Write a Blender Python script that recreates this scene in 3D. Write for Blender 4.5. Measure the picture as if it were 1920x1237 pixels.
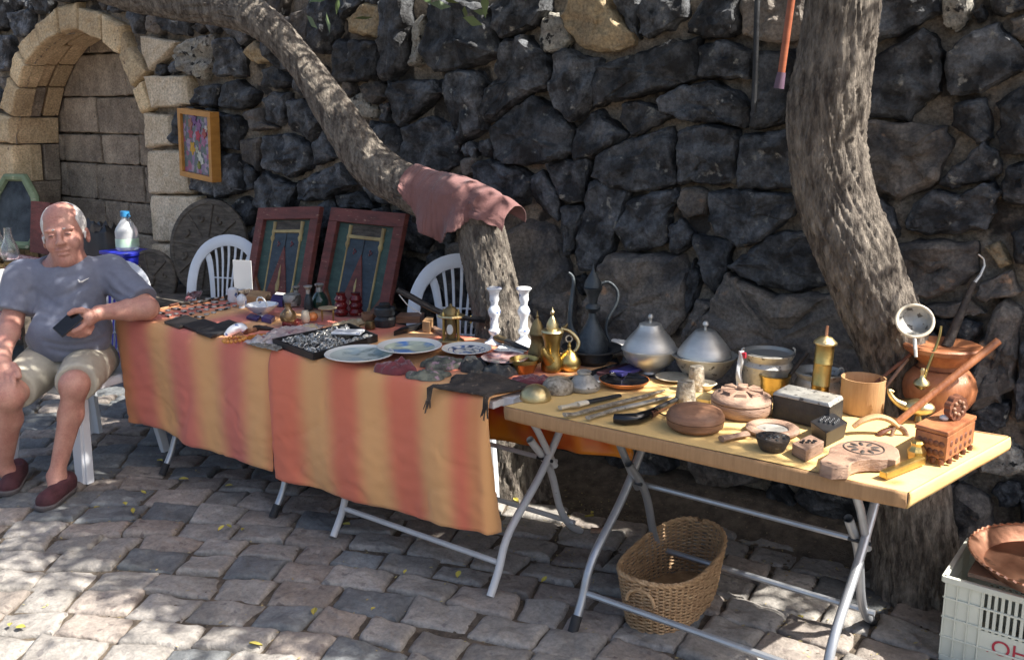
import bpy, bmesh, math, random
import numpy as np
from math import sin, cos, pi, radians, sqrt, atan2
from mathutils import Vector, Matrix, noise
for o in list(bpy.data.objects): bpy.data.objects.remove(o)
scene = bpy.context.scene
COL = scene.collection
# ------------------------------------------------------------------ camera
FPX, YP, PITCH, YAW, CH = 1750.0, 566.0, radians(11.184), radians(36.623), 1.55
cd = bpy.data.cameras.new('camera'); cam = bpy.data.objects.new('camera', cd); COL.objects.link(cam)
cam.location = (0, 0, CH); cam.rotation_euler = (pi/2-PITCH, 0, YAW)
cd.sensor_width = 36; cd.lens = 36*FPX/1920; cd.shift_y = -(618.5-YP)/1920; cd.clip_end = 500; cd.clip_start = .05
scene.camera = cam
# ------------------------------------------------------------------ light
SUN_AZ, SUN_EL = (.958, .287), radians(51)
SUNV = Vector((SUN_AZ[0]*cos(SUN_EL), SUN_AZ[1]*cos(SUN_EL), sin(SUN_EL))).normalized()
w = bpy.data.worlds.new('World'); scene.world = w; w.use_nodes = True
wn = w.node_tree.nodes; wl = w.node_tree.links
sky = wn.new('ShaderNodeTexSky'); sky.sky_type = 'NISHITA'; sky.sun_disc = False
sky.sun_elevation = SUN_EL; sky.sun_rotation = atan2(SUN_AZ[0], SUN_AZ[1]); sky.dust_density = 4.0; sky.ozone_density = .6
wl.new(sky.outputs[0], wn['Background'].inputs[0]); wn['Background'].inputs[1].default_value = .088
sl = bpy.data.lights.new('sun', 'SUN'); sl.energy = 4.8; sl.angle = radians(.53); sl.color = (1, .945, .86)
so = bpy.data.objects.new('sun', sl); COL.objects.link(so); so.location = (3, 3, 8)
so.rotation_euler = SUNV.to_track_quat('Z', 'Y').to_euler()
scene.view_settings.view_transform = 'Standard'; scene.view_settings.look = 'None'
scene.view_settings.exposure = 1.5; scene.view_settings.gamma = 1
# ------------------------------------------------------------------ projection helpers (photo pixel -> point of the place)
R_ = Vector((cos(YAW), sin(YAW), 0)); FH = Vector((-sin(YAW), cos(YAW), 0)); Z_ = Vector((0, 0, 1))
F_ = FH*cos(PITCH)-Z_*sin(PITCH); U_ = FH*sin(PITCH)+Z_*cos(PITCH); C_ = Vector((0, 0, CH))
def ray(x, y): return R_*((x-960)/FPX)-U_*((y-YP)/FPX)+F_
def atz(x, y, z=0.0): d = ray(x, y); return C_+d*((z-CH)/d.z)
def aty(x, y, Y): d = ray(x, y); return C_+d*(Y/d.y)
def atd(x, y, d): return C_+ray(x, y)*d
def dep(P): return (Vector(P)-C_).dot(F_)
def kk(P): return dep(P)/FPX
def proj(P):
    v = Vector(P)-C_; d = v.dot(F_); return 960+v.dot(R_)/d*FPX, YP-v.dot(U_)/d*FPX, d
TZ = .67            # table top height
WY = 3.38           # wall face
# ------------------------------------------------------------------ mesh builder
class MB:
    def __init__(s): s.v = []; s.f = []; s.uv = None
    def add(s, vs, fs):
        b = len(s.v); s.v += [tuple(v) for v in vs]; s.f += [tuple(i+b for i in f) for f in fs]; return s
    def lathe(s, prof, n=28, o=(0, 0, 0), M=None):
        vs = []; fs = []; o = Vector(o); idx = []
        for r, h in prof:
            if r < 1e-6: idx.append([len(vs)]*n); vs.append(Vector((0, 0, h)))
            else:
                idx.append(list(range(len(vs), len(vs)+n)))
                vs += [Vector((r*cos(2*pi*i/n), r*sin(2*pi*i/n), h)) for i in range(n)]
        for a, b in zip(idx, idx[1:]):
            for i in range(n):
                j = (i+1) % n; q = [a[i], a[j], b[j], b[i]]; u = []
                for t in q:
                    if t not in u: u.append(t)
                if len(u) > 2: fs.append(u)
        if M is not None: vs = [M@v for v in vs]
        return s.add([v+o for v in vs], fs)
    def tube(s, pts, rad, n=10, flat=1.0, cap=True, closed=False, up=None):
        pts = [Vector(p) for p in pts]; m = len(pts)
        if not hasattr(rad, '__len__'): rad = [rad]*m
        vs = []; fs = []; prev = None
        for i, p in enumerate(pts):
            if closed: t = pts[(i+1) % m]-pts[i-1]
            else: t = pts[min(i+1, m-1)]-pts[max(i-1, 0)]
            t = t.normalized() if t.length > 1e-9 else Vector((0, 0, 1))
            if prev is None:
                a = Vector(up) if up is not None else (Vector((0, 0, 1)) if abs(t.z) < .9 else Vector((1, 0, 0)))
            else: a = prev
            a = (a-t*a.dot(t))
            a = a.normalized() if a.length > 1e-6 else t.orthogonal().normalized()
            b = t.cross(a); prev = a
            for k in range(n):
                an = 2*pi*k/n; vs.append(p+(a*cos(an)*flat+b*sin(an))*rad[i])
        for i in range(m if closed else m-1):
            for k in range(n):
                A = i*n; B = ((i+1) % m)*n; k2 = (k+1) % n
                fs.append((A+k, A+k2, B+k2, B+k))
        if cap and not closed:
            fs.append(tuple(range(n-1, -1, -1))); fs.append(tuple((m-1)*n+k for k in range(n)))
        return s.add(vs, fs)
    def hexa(s, b, t):     # 4 bottom corners, 4 top corners (both counter-clockwise)
        return s.add(list(b)+list(t), [(3, 2, 1, 0), (4, 5, 6, 7), (0, 1, 5, 4), (1, 2, 6, 5), (2, 3, 7, 6), (3, 0, 4, 7)])
    def box(s, c, sz, M=None):
        x, y, z = [d/2 for d in sz]; c = Vector(c)
        b = [Vector(q) for q in ((-x, -y, -z), (x, -y, -z), (x, y, -z), (-x, y, -z))]
        t = [Vector(q) for q in ((-x, -y, z), (x, -y, z), (x, y, z), (-x, y, z))]
        if M is not None: b = [M@q for q in b]; t = [M@q for q in t]
        return s.hexa([q+c for q in b], [q+c for q in t])
    def ell(s, c, r, n=14, m=9, M=None):
        c = Vector(c); vs = [Vector((0, 0, -r[2]))]; fs = []
        for j in range(1, m):
            a = -pi/2+pi*j/m
            vs += [Vector((r[0]*cos(a)*cos(2*pi*i/n), r[1]*cos(a)*sin(2*pi*i/n), r[2]*sin(a))) for i in range(n)]
        vs.append(Vector((0, 0, r[2])))
        for i in range(n):
            fs.append((0, 1+(i+1) % n, 1+i)); fs.append((len(vs)-1, 1+(m-2)*n+i, 1+(m-2)*n+(i+1) % n))
        for j in range(m-2):
            for i in range(n):
                A = 1+j*n; k = (i+1) % n; fs.append((A+i, A+k, A+n+k, A+n+i))
        if M is not None: vs = [M@v for v in vs]
        return s.add([v+c for v in vs], fs)
    def prism(s, poly, z0, z1, inset=0.0):   # xy polygon extruded in z
        n = len(poly); c = sum((Vector((p[0], p[1], 0)) for p in poly), Vector())/n
        lo = [Vector((p[0], p[1], z0)) for p in poly]
        hi = []
        for p in poly:
            q = Vector((p[0], p[1], 0)); q = c+(q-c)*(1-inset); hi.append(Vector((q.x, q.y, z1)))
        return s.add(lo+hi, [tuple(range(n-1, -1, -1)), tuple(range(n, 2*n))]+[(i, (i+1) % n, n+(i+1) % n, n+i) for i in range(n)])
    def grid(s, fn, nu, nv, uv=False):
        vs = []; uvs = []
        for j in range(nv+1):
            for i in range(nu+1):
                vs.append(fn(i/nu, j/nv)); uvs.append((i/nu, j/nv))
        fs = [(j*(nu+1)+i, j*(nu+1)+i+1, (j+1)*(nu+1)+i+1, (j+1)*(nu+1)+i) for j in range(nv) for i in range(nu)]
        if uv: s.uv = uvs
        return s.add(vs, fs)
    def mesh(s, name, mat, smooth=True, angle=40):
        me = bpy.data.meshes.new(name); me.from_pydata(s.v, [], s.f); me.update()
        if s.uv:
            l = me.uv_layers.new(name='UVMap')
            for lp in me.loops: l.data[lp.index].uv = s.uv[lp.vertex_index]
        me.materials.append(mat)
        if smooth:
            me.polygons.foreach_set('use_smooth', [True]*len(me.polygons))
            me.set_sharp_from_angle(angle=radians(angle))
        return me
def link(o, parent=None):
    COL.objects.link(o)
    if parent is not None: o.parent = parent
    return o
def tag(o, label, cat, group=None, kind=None):
    if label: o['label'] = label
    if cat: o['category'] = cat
    if group: o['group'] = group
    if kind: o['kind'] = kind
    return o
def empty(name, label, cat, loc, rz=0, group=None):
    o = bpy.data.objects.new(name, None); o.empty_display_size = .05; COL.objects.link(o)
    o.location = loc; o.rotation_euler = (0, 0, rz); return tag(o, label, cat, group)
def part(name, mb, mat, parent, smooth=True, label=None, angle=40, bevel=0):
    o = bpy.data.objects.new(name, mb if isinstance(mb, bpy.types.Mesh) else mb.mesh(name, mat, smooth, angle))
    if label: o['label'] = label
    if bevel: bev(o, bevel)
    return link(o, parent)
def solo(name, label, cat, mb, mat, loc=(0, 0, 0), rz=0, group=None, smooth=True, angle=40, bevel=0):
    o = bpy.data.objects.new(name, mb.mesh(name, mat, smooth, angle)); o.location = loc; o.rotation_euler = (0, 0, rz)
    if bevel: bev(o, bevel)
    return tag(link(o), label, cat, group)
def bev(o, wd, seg=2):
    b = o.modifiers.new('bevel', 'BEVEL'); b.width = wd; b.segments = seg; b.limit_method = 'ANGLE'; b.angle_limit = radians(35)
# ------------------------------------------------------------------ materials
def NT(name):
    m = bpy.data.materials.new(name); m.use_nodes = True; nt = m.node_tree
    return m, nt, nt.nodes['Principled BSDF']
def mat(name, c1, c2=None, scale=8, rough=.6, metal=0.0, bump=0.0, bscale=None, rnd=0.0, detail=6, stretch=None, lo=.35, hi=.65, c3=None, s3=40, f3=.62, spec=None, trans=0.0, sheen=0, coat=0, rvar=.0, bdist=.01, fine=0.0, fs=70):
    """procedural: two-colour noise + optional third-colour specks + bump; rnd varies value from object to object"""
    m, nt, b = NT(name); N = nt.nodes.new; L = nt.links.new
    tc = N('ShaderNodeTexCoord'); co = tc.outputs['Object']
    if rnd or True:
        oi = N('ShaderNodeObjectInfo'); ad = N('ShaderNodeVectorMath'); ad.operation = 'ADD'
        sc = N('ShaderNodeVectorMath'); sc.operation = 'SCALE'; sc.inputs[3].default_value = 37.
        cb = N('ShaderNodeCombineXYZ'); L(oi.outputs['Random'], cb.inputs[0]); L(oi.outputs['Random'], cb.inputs[1])
        L(cb.outputs[0], sc.inputs[0]); L(co, ad.inputs[0]); L(sc.outputs[0], ad.inputs[1]); co = ad.outputs[0]
    if stretch:
        mp = N('ShaderNodeMapping'); mp.inputs['Scale'].default_value = stretch; L(co, mp.inputs[0]); co = mp.outputs[0]
    c2 = c2 or tuple(x*.8 for x in c1)
    nz = N('ShaderNodeTexNoise'); nz.inputs['Scale'].default_value = scale; nz.inputs['Detail'].default_value = detail; nz.inputs['Roughness'].default_value = .62
    L(co, nz.inputs['Vector'])
    rp = N('ShaderNodeValToRGB'); rp.color_ramp.elements[0].position = lo; rp.color_ramp.elements[1].position = hi
    rp.color_ramp.elements[0].color = (*c2, 1); rp.color_ramp.elements[1].color = (*c1, 1)
    L(nz.outputs[0], rp.inputs[0]); col = rp.outputs[0]
    if c3:
        n3 = N('ShaderNodeTexNoise'); n3.inputs['Scale'].default_value = s3; n3.inputs['Detail'].default_value = 5; L(co, n3.inputs['Vector'])
        r3 = N('ShaderNodeValToRGB'); r3.color_ramp.elements[0].position = f3; r3.color_ramp.elements[1].position = f3+.06; L(n3.outputs[0], r3.inputs[0])
        mx = N('ShaderNodeMix'); mx.data_type = 'RGBA'; L(r3.outputs[0], mx.inputs[0]); L(col, mx.inputs[6]); mx.inputs[7].default_value = (*c3, 1); col = mx.outputs[2]
    if fine:
        nf = N('ShaderNodeTexNoise'); nf.inputs['Scale'].default_value = fs; nf.inputs['Detail'].default_value = 6; nf.inputs['Roughness'].default_value = .7; L(co, nf.inputs['Vector'])
        mf_ = N('ShaderNodeMapRange'); mf_.inputs[1].default_value = .3; mf_.inputs[2].default_value = .7; mf_.inputs[3].default_value = 1-fine; mf_.inputs[4].default_value = 1+fine; L(nf.outputs[0], mf_.inputs[0])
        hf = N('ShaderNodeHueSaturation'); L(mf_.outputs[0], hf.inputs['Value']); L(col, hf.inputs['Color']); col = hf.outputs[0]
    if rnd:
        hs = N('ShaderNodeHueSaturation'); mr = N('ShaderNodeMapRange'); L(oi.outputs['Random'], mr.inputs[0])
        mr.inputs[3].default_value = 1-rnd; mr.inputs[4].default_value = 1+rnd; L(mr.outputs[0], hs.inputs['Value']); L(col, hs.inputs['Color']); col = hs.outputs[0]
    L(col, b.inputs['Base Color'])
    b.inputs['Roughness'].default_value = rough; b.inputs['Metallic'].default_value = metal
    if rvar:
        mr2 = N('ShaderNodeMapRange'); L(nz.outputs[0], mr2.inputs[0]); mr2.inputs[3].default_value = max(0, rough-rvar); mr2.inputs[4].default_value = min(1, rough+rvar); L(mr2.outputs[0], b.inputs['Roughness'])
    if spec is not None: b.inputs['Specular IOR Level'].default_value = spec
    if trans: b.inputs['Transmission Weight'].default_value = trans
    if sheen: b.inputs['Sheen Weight'].default_value = sheen
    if coat: b.inputs['Coat Weight'].default_value = coat; b.inputs['Coat Roughness'].default_value = .15
    if bump:
        n2 = N('ShaderNodeTexNoise'); n2.inputs['Scale'].default_value = bscale or scale*3; n2.inputs['Detail'].default_value = 8; n2.inputs['Roughness'].default_value = .65
        L(co, n2.inputs['Vector']); bp = N('ShaderNodeBump'); bp.inputs['Strength'].default_value = bump; bp.inputs['Distance'].default_value = bdist
        L(n2.outputs[0], bp.inputs['Height']); L(bp.outputs[0], b.inputs['Normal'])
    return m
M = {}
M['basalt'] = mat('basalt', (.155, .166, .182), (.014, .0155, .0185), 11, .66, 0, 1.0, 34, .35, 10, lo=.42, hi=.70, c3=(.23, .225, .20), s3=20, f3=.645, bdist=.02, rvar=.15, fine=.5, fs=75)
M['basalt_grey'] = mat('basalt_grey', (.19, .165, .14), (.045, .045, .048), 5, .85, 0, .9, 22, .25, 9, lo=.38, hi=.64, c3=(.30, .19, .12), s3=9, f3=.66, bdist=.02, fine=.5, fs=75)
M['tan_stone'] = mat('tan_stone', (.42, .33, .20), (.26, .20, .125), 6, .85, 0, .8, 30, .15, 8, c3=(.05, .04, .03), s3=34, f3=.70, bdist=.015, fine=.5, fs=75)
M['lichen_stone'] = mat('lichen_stone', (.42, .40, .34), (.20, .19, .17), 9, .9, 0, 1.0, 30, .15, 8, c3=(.02, .02, .02), s3=30, f3=.58, bdist=.02, fine=.5, fs=75)
M['mortar'] = mat('mortar', (.36, .31, .245), (.17, .14, .11), 7, .95, 0, 1.0, 38, 0, 9, c3=(.05, .045, .04), s3=6, f3=.56, bdist=.03, fine=.5, fs=75)  # dark patches put the shade of deep crevices into the mortar colour
M['limestone'] = mat('limestone', (.58, .455, .28), (.40, .29, .165), 5, .9, 0, .8, 28, .18, 8, c3=(.17, .12, .08), s3=22, f3=.68, bdist=.012, fine=.5, fs=75)
M['limestone_pale'] = mat('limestone_pale', (.62, .53, .40), (.46, .37, .25), 5, .9, 0, .7, 28, .1, 8, bdist=.012, fine=.5, fs=75)
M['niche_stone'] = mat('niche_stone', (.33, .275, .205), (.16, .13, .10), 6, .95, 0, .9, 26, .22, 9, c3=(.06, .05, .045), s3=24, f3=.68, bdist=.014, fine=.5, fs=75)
M['cobble'] = mat('cobble', (.28, .262, .24), (.175, .164, .15), 7, .72, 0, .75, 40, .20, 9, c3=(.13, .12, .115), s3=30, f3=.62, bdist=.012, fine=.3, fs=60)
M['cobble_rose'] = mat('cobble_rose', (.27, .235, .205), (.17, .147, .13), 7, .74, 0, .75, 40, .18, 9, c3=(.12, .10, .09), s3=30, f3=.62, bdist=.012, fine=.3, fs=60)
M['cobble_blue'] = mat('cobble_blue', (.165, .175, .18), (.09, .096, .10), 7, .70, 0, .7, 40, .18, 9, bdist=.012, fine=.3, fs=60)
M['dirt'] = mat('dirt', (.17, .135, .10), (.065, .052, .04), 20, .98, 0, 1.0, 90, 0, 9, c3=(.25, .20, .13), s3=70, f3=.64, bdist=.02)
def bark_mat(name, c1, c2):
    m = mat(name, c1, c2, 40, .95, 0, 1.0, 80, 0, 10, stretch=(1, 1, .25), lo=.36, hi=.66, bdist=.03, fine=.4, fs=120)
    return m
M['bark'] = bark_mat('bark', (.30, .265, .22), (.075, .06, .05))
M['bark2'] = bark_mat('bark_dark', (.30, .26, .215), (.055, .043, .035))
M['leaf'] = mat('leaf', (.09, .13, .045), (.05, .08, .03), 4, .6, rnd=.1)
M['brass'] = mat('brass', (.62, .45, .16), (.36, .25, .09), 9, .32, 1.0, .15, 60, .12, rvar=.12)
M['brass_pale'] = mat('brass_pale', (.72, .60, .34), (.45, .36, .18), 12, .36, 1.0, .25, 60, rvar=.12)
M['brass_dark'] = mat('brass_dark', (.30, .22, .10), (.09, .07, .045), 8, .45, .9, .3, 50, rvar=.15)
M['tin'] = mat('tin', (.66, .65, .61), (.48, .47, .44), 6, .42, .72, .12, 30, .1, rvar=.12, stretch=(1, 1, 4))
M['tin_dull'] = mat('tin_dull', (.54, .53, .49), (.30, .29, .27), 12, .52, .65, .35, 60, .1, c3=(.12, .11, .10), s3=45, f3=.6, rvar=.12)
M['iron'] = mat('iron', (.065, .068, .072), (.025, .026, .03), 9, .48, .7, .3, 50, rvar=.12)
M['pewter'] = mat('pewter', (.085, .10, .11), (.028, .034, .04), 8, .5, .6, .4, 60, rvar=.12)
M['black'] = mat('black', (.018, .018, .02), (.010, .010, .012), 10, .45)
M['black_gloss'] = mat('black_gloss', (.008, .008, .010), (.006, .006, .007), 10, .12)
M['walnut'] = mat('walnut', (.32, .165, .095), (.16, .075, .042), 9, .5, 0, .35, 40, .12, stretch=(1, 1, 5), c3=(.10, .05, .03), s3=60, f3=.66)
M['walnut_pale'] = mat('walnut_pale', (.36, .235, .165), (.20, .12, .085), 9, .6, 0, .5, 50, .1, stretch=(1, 1, 4), c3=(.09, .06, .045), s3=50, f3=.63)
M['redwood'] = mat('redwood', (.42, .17, .075), (.22, .075, .032), 5, .42, 0, .3, 30, .05, stretch=(3, 3, .7), coat=.15)
M['redwood_dark'] = mat('redwood_dark', (.20, .075, .038), (.085, .03, .018), 8, .5, 0, .4, 40, stretch=(1, 1, 4))
M['oak'] = mat('oak', (.52, .32, .16), (.36, .20, .095), 7, .55, 0, .3, 40, stretch=(4, 4, .6))
M['dark_wood'] = mat('dark_wood', (.06, .045, .036), (.022, .018, .016), 14, .65, 0, .6, 50, stretch=(1, 1, 3), c3=(.11, .10, .09), s3=40, f3=.66)
M['grey_wood'] = mat('grey_wood', (.13, .11, .088), (.05, .042, .034), 16, .85, 0, .7, 60, stretch=(1, 1, 4))
M['porcelain'] = mat('porcelain', (.74, .76, .78), (.68, .70, .74), 6, .18, c3=(.10, .16, .38), s3=42, f3=.60, coat=.3)
M['white_glaze'] = mat('white_glaze', (.76, .75, .71), (.66, .65, .62), 6, .25, coat=.3)
M['white_plastic'] = mat('white_plastic', (.70, .73, .77), (.62, .65, .70), 3, .42, 0, .05, 30)
M['white_steel'] = mat('white_steel', (.60, .60, .60), (.50, .50, .51), 8, .38, 0, .1, 40, c3=(.20, .13, .09), s3=28, f3=.72)
M['grey_steel'] = mat('grey_steel', (.42, .44, .47), (.34, .355, .38), 10, .35, .6, .05, 30)
M['rubber'] = mat('rubber', (.02, .02, .022), (.012, .012, .014), 20, .7)
M['cardboard'] = mat('cardboard', (.68, .47, .195), (.61, .41, .16), 5, .78, 0, .2, 30, stretch=(1.5, 1.5, 8))
M['kraft_shaded'] = mat('kraft_shaded', (.40, .235, .115), (.32, .185, .088), 12, .85, 0, .25, 80, stretch=(7, 7, .5))  # streaked brown for flaps turned from the sun, their shade put into the colour
M['skin'] = mat('skin', (.50, .265, .20), (.42, .19, .148), 22, .50, 0, .5, 170, bdist=.004, fine=.14, fs=140)
M['hair'] = mat('hair', (.72, .70, .67), (.50, .48, .45), 60, .75, 0, .6, 160)
M['shirt'] = mat('shirt', (.165, .18, .235), (.125, .138, .19), 14, .85, 0, .3, 45, sheen=.2)
M['shorts'] = mat('shorts', (.44, .41, .335), (.35, .325, .265), 9, .9, 0, .4, 40)
M['maroon'] = mat('maroon', (.085, .026, .034), (.05, .016, .021), 16, .85, 0, .4, 120)
M['sole'] = mat('sole', (.13, .115, .115), (.085, .075, .078), 14, .8)
M['pink_cloth'] = mat('pink_cloth', (.235, .115, .108), (.17, .08, .076), 6, .95, 0, .4, 160, sheen=.2)
M['dark_fabric'] = mat('dark_fabric', (.10, .105, .10), (.025, .025, .028), 22, .9, 0, .9, 70, .25, c3=(.24, .20, .15), s3=40, f3=.6)
M['brown_fabric'] = mat('brown_fabric', (.095, .075, .06), (.028, .022, .02), 18, .9, 0, .9, 70, .2, c3=(.20, .15, .11), s3=40, f3=.63)
M['green_fabric'] = mat('green_fabric', (.22, .225, .17), (.05, .055, .05), 22, .9, 0, .9, 70, .15, c3=(.36, .24, .28), s3=30, f3=.6)
M['velvet'] = mat('velvet', (.17, .018, .03), (.06, .008, .014), 10, .7, 0, .4, 70, c3=(.34, .12, .13), s3=18, f3=.64, sheen=.4)
M['red_paint'] = mat('red_paint', (.19, .052, .043), (.10, .03, .026), 9, .7, 0, .4, 50, stretch=(1, 1, 4), c3=(.34, .19, .13), s3=26, f3=.66)
M['green_paint'] = mat('green_paint', (.055, .105, .085), (.03, .06, .052), 9, .7, 0, .4, 50, stretch=(1, 1, 4), c3=(.12, .13, .10), s3=24, f3=.66)
M['blue_paint'] = mat('blue_paint', (.045, .07, .092), (.024, .038, .052), 9, .7, 0, .4, 50, stretch=(1, 1, 4), c3=(.11, .12, .12), s3=24, f3=.66)
M['cream_paint'] = mat('cream_paint', (.46, .36, .16), (.28, .20, .09), 9, .7, 0, .3, 50)
M['orange_wood'] = mat('orange_wood', (.52, .25, .06), (.40, .18, .04), 8, .4, stretch=(1, 1, 4))
M['wicker'] = mat('wicker', (.48, .31, .165), (.30, .18, .09), 30, .6, 0, .4, 120, c3=(.50, .34, .19), s3=60, f3=.6)
M['copper'] = mat('copper', (.72, .40, .27), (.42, .20, .13), 7, .36, 1.0, .2, 50, c3=(.25, .14, .10), s3=14, f3=.62, rvar=.1)
M['crate'] = mat('crate', (.62, .64, .56), (.54, .555, .48), 4, .5, 0, .1, 30)
M['terracotta'] = mat('terracotta', (.60, .21, .06), (.46, .14, .04), 8, .45)
M['ivory'] = mat('ivory', (.66, .60, .48), (.48, .41, .29), 14, .5, c3=(.20, .15, .10), s3=40, f3=.66)
M['silver_sheath'] = mat('silver_sheath', (.55, .50, .42), (.20, .17, .13), 55, .45, .7, .8, 120)
M['amber'] = mat('amber', (.60, .27, .06), (.42, .15, .03), 14, .3)
M['paper'] = mat('paper', (.78, .77, .74), (.72, .71, .69), 5, .8)
M['red_glass'] = mat('red_glass', (.16, .014, .016), (.06, .006, .008), 18, .25, c3=(.55, .30, .22), s3=60, f3=.62)
M['green_glass'] = mat('green_glass', (.035, .085, .06), (.015, .04, .03), 8, .12, coat=.5)
M['brown_jug'] = mat('brown_jug', (.22, .13, .055), (.05, .03, .016), 26, .3, c3=(.42, .30, .13), s3=45, f3=.6)
M['purple'] = mat('purple', (.05, .045, .20), (.03, .028, .11), 9, .35)
M['shell'] = mat('shell', (.52, .43, .28), (.30, .22, .13), 14, .55)
M['yellow_leaf'] = mat('yellow_leaf', (.52, .45, .09), (.38, .32, .06), 10, .7, rnd=.25)
M['clear'] = mat('clear_plastic', (.80, .82, .84), (.72, .74, .76), 8, .22, trans=.55)
M['blue_plastic'] = mat('blue_plastic', (.02, .03, .42), (.014, .02, .28), 4, .4)
M['cyan_plastic'] = mat('cyan_plastic', (.04, .24, .48), (.03, .18, .38), 4, .4)
M['green_frame'] = mat('green_frame', (.22, .29, .17), (.12, .17, .10), 8, .75, 0, .4, 40, c3=(.40, .40, .28), s3=22, f3=.64)
M['pole_red'] = mat('pole_red', (.42, .135, .07), (.33, .10, .05), 10, .45, stretch=(1, 1, 6))
M['pole_purple'] = mat('pole_purple', (.16, .10, .15), (.10, .06, .10), 10, .5)
M['red_print'] = mat('red_print', (.42, .02, .05), (.36, .02, .04), 10, .6)
M['glass'] = mat('glass', (.92, .95, .96), (.90, .93, .95), 4, .04, trans=.95)
M['label'] = mat('bottle_label', (.42, .62, .40), (.55, .68, .66), 8, .5)
M['red_clay'] = mat('red_clay', (.34, .09, .06), (.22, .06, .04), 10, .5)

def roughen(o, lv, st, sc):
    tx = bpy.data.textures.get('rough%g' % sc)
    if tx is None: tx = bpy.data.textures.new('rough%g' % sc, 'CLOUDS'); tx.noise_scale = sc; tx.noise_depth = 4
    m = o.modifiers.new('sub', 'SUBSURF'); m.subdivision_type = 'SIMPLE'; m.levels = m.render_levels = lv
    d = o.modifiers.new('disp', 'DISPLACE'); d.texture = tx; d.strength = st; d.mid_level = .5; d.texture_coords = 'GLOBAL'
# ================================================================== ground
rng = random.Random(7)
def noise2(x, y, z=0): return noise.noise(Vector((x, y, z)))
gmb = MB()
def gfn(u, v):
    x = -9+11*u; y = -.5+5.2*v
    m_ = min(1, max(0, (y-3.1)/.28)); return (x, y, -.011+.10*m_*m_*(3-2*m_)+.008*noise2(x*5, y*5)+.004*noise2(x*19, y*19))
gmb.grid(gfn, 150, 75)
S = 90.0
gmb.add([(-S, -S, -.06), (S, -S, -.06), (S, S, -.06), (-S, S, -.06)], [(0, 1, 2, 3)])
ground = solo('ground', None, None, gmb, M['dirt']); ground['kind'] = 'structure'
pave = bpy.data.objects.new('pavement', None); pave['kind'] = 'structure'; link(pave)
def rounded(poly, seg=.035, jit=.004, r=random, cut=.24, rc=.035):
    """resample a polygon with rounded corners and an uneven outline"""
    n = len(poly); out = []
    for i in range(n):
        p, a, b = Vector(poly[i]), Vector(poly[i-1]), Vector(poly[(i+1) % n])
        c1 = min(cut, rc/max((a-p).length, 1e-3)); c2 = min(cut, rc/max((b-p).length, 1e-3))
        out.append(p.lerp(a, c1)); out.append(p*.90+(p.lerp(a, c1)+p.lerp(b, c2))*.05); out.append(p.lerp(b, c2))
    res = []
    for i in range(len(out)):
        p, q = out[i], out[(i+1) % len(out)]; m = max(1, int((q-p).length/seg))
        for k in range(m): res.append(p.lerp(q, k/m)+Vector((r.uniform(-jit, jit), r.uniform(-jit, jit))))
    return res
def slabstone(poly, h, r, base, edge=.05, jit=.004, seg=.04, rough=.5, rc=.035):
    """stone as rings from a 2-D outline (u,v) + height w; returns verts (u,v,w) and faces"""
    p = rounded(poly, seg, jit, r, .24, rc); n = len(p); c = sum(p, Vector((0, 0)))/n
    size = sum((q-c).length for q in p)/n; e = min(.3, edge/size)
    tu, tv = r.uniform(-.10, .10)*rough, r.uniform(-.10, .10)*rough
    vs = []; sd = r.uniform(0, 99)
    for s_, w_ in ((1.0, -base), (1.0, h*.38), (1-e*.40, h*.84), (1-e, h*.98), (1-e-(1-e)*.38, h), (max(.12, (1-e)*.28), h*1.02)):
        for q in p:
            z = c+(q-c)*s_
            d = (noise2(z.x*13+sd, z.y*13, sd)*.32+noise2(z.x*30, z.y*30+sd, sd)*.14)*h*rough*2 if w_ > h*.3 else 0
            vs.append((z.x, z.y, w_+d+((z.x-c.x)*tu+(z.y-c.y)*tv if w_ > 0 else 0)))
    vs.append((c.x, c.y, h*1.0)); fs = []
    for j in range(5):
        for i in range(n): fs.append((j*n+i, j*n+(i+1) % n, (j+1)*n+(i+1) % n, (j+1)*n+i))
    for i in range(n): fs.append((5*n+i, 5*n+(i+1) % n, 6*n))
    return vs, fs, c
cob = []
cx, cy = -.48, -2.08
ri = 0; rad = 2.6
while rad < 7.8:
    dr = rng.uniform(.122, .158); a = radians(62)+rng.uniform(0, .05)
    while a < radians(158):
        L = rng.uniform(.15, .25); da = L/rad
        am = a+da/2; px_, py_ = cx+rad*cos(am), cy+rad*sin(am)
        if -7.6 < px_ < .9 and .55 < py_ < 3.40:
            g = .0045
            def pp(rr, aa):
                rr += .018*noise2(aa*9, rr*1.2, 3.1)*1.3
                return (cx+rr*cos(aa)+rng.uniform(-.011, .011), cy+rr*sin(aa)+rng.uniform(-.011, .011))
            q = [pp(rad+g, a+g/rad), pp(rad+dr-g, a+g/rad), pp(rad+dr-g, a+da-g/rad), pp(rad+g, a+da-g/rad)]
            q = q[::-1]
            # earth bed (no stones) between the tables and the tree roots
            if not (py_ > 2.95 and -2.4 < px_ < -1.45 and noise2(px_*3, py_*3) > -.35) and not (py_ > 3.14 and px_ > -3.4):
                cob.append((q, px_, py_))
        a += da
    rad += dr
def vis_area(c):
    ps = [proj((x, y, 0)) for x, y in c[0]]
    if min(p[2] for p in ps) < .3: return 0
    cxp = sum(p[0] for p in ps)/4; cyp = sum(p[1] for p in ps)/4
    if not (-60 < cxp < 1980 and 560 < cyp < 1300): return 0
    return abs(sum(ps[i][0]*ps[(i+1) % 4][1]-ps[(i+1) % 4][0]*ps[i][1] for i in range(4)))/2
cob.sort(key=vis_area, reverse=True)
rest = {'cobble': MB(), 'cobble_rose': MB(), 'cobble_blue': MB()}
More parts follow.
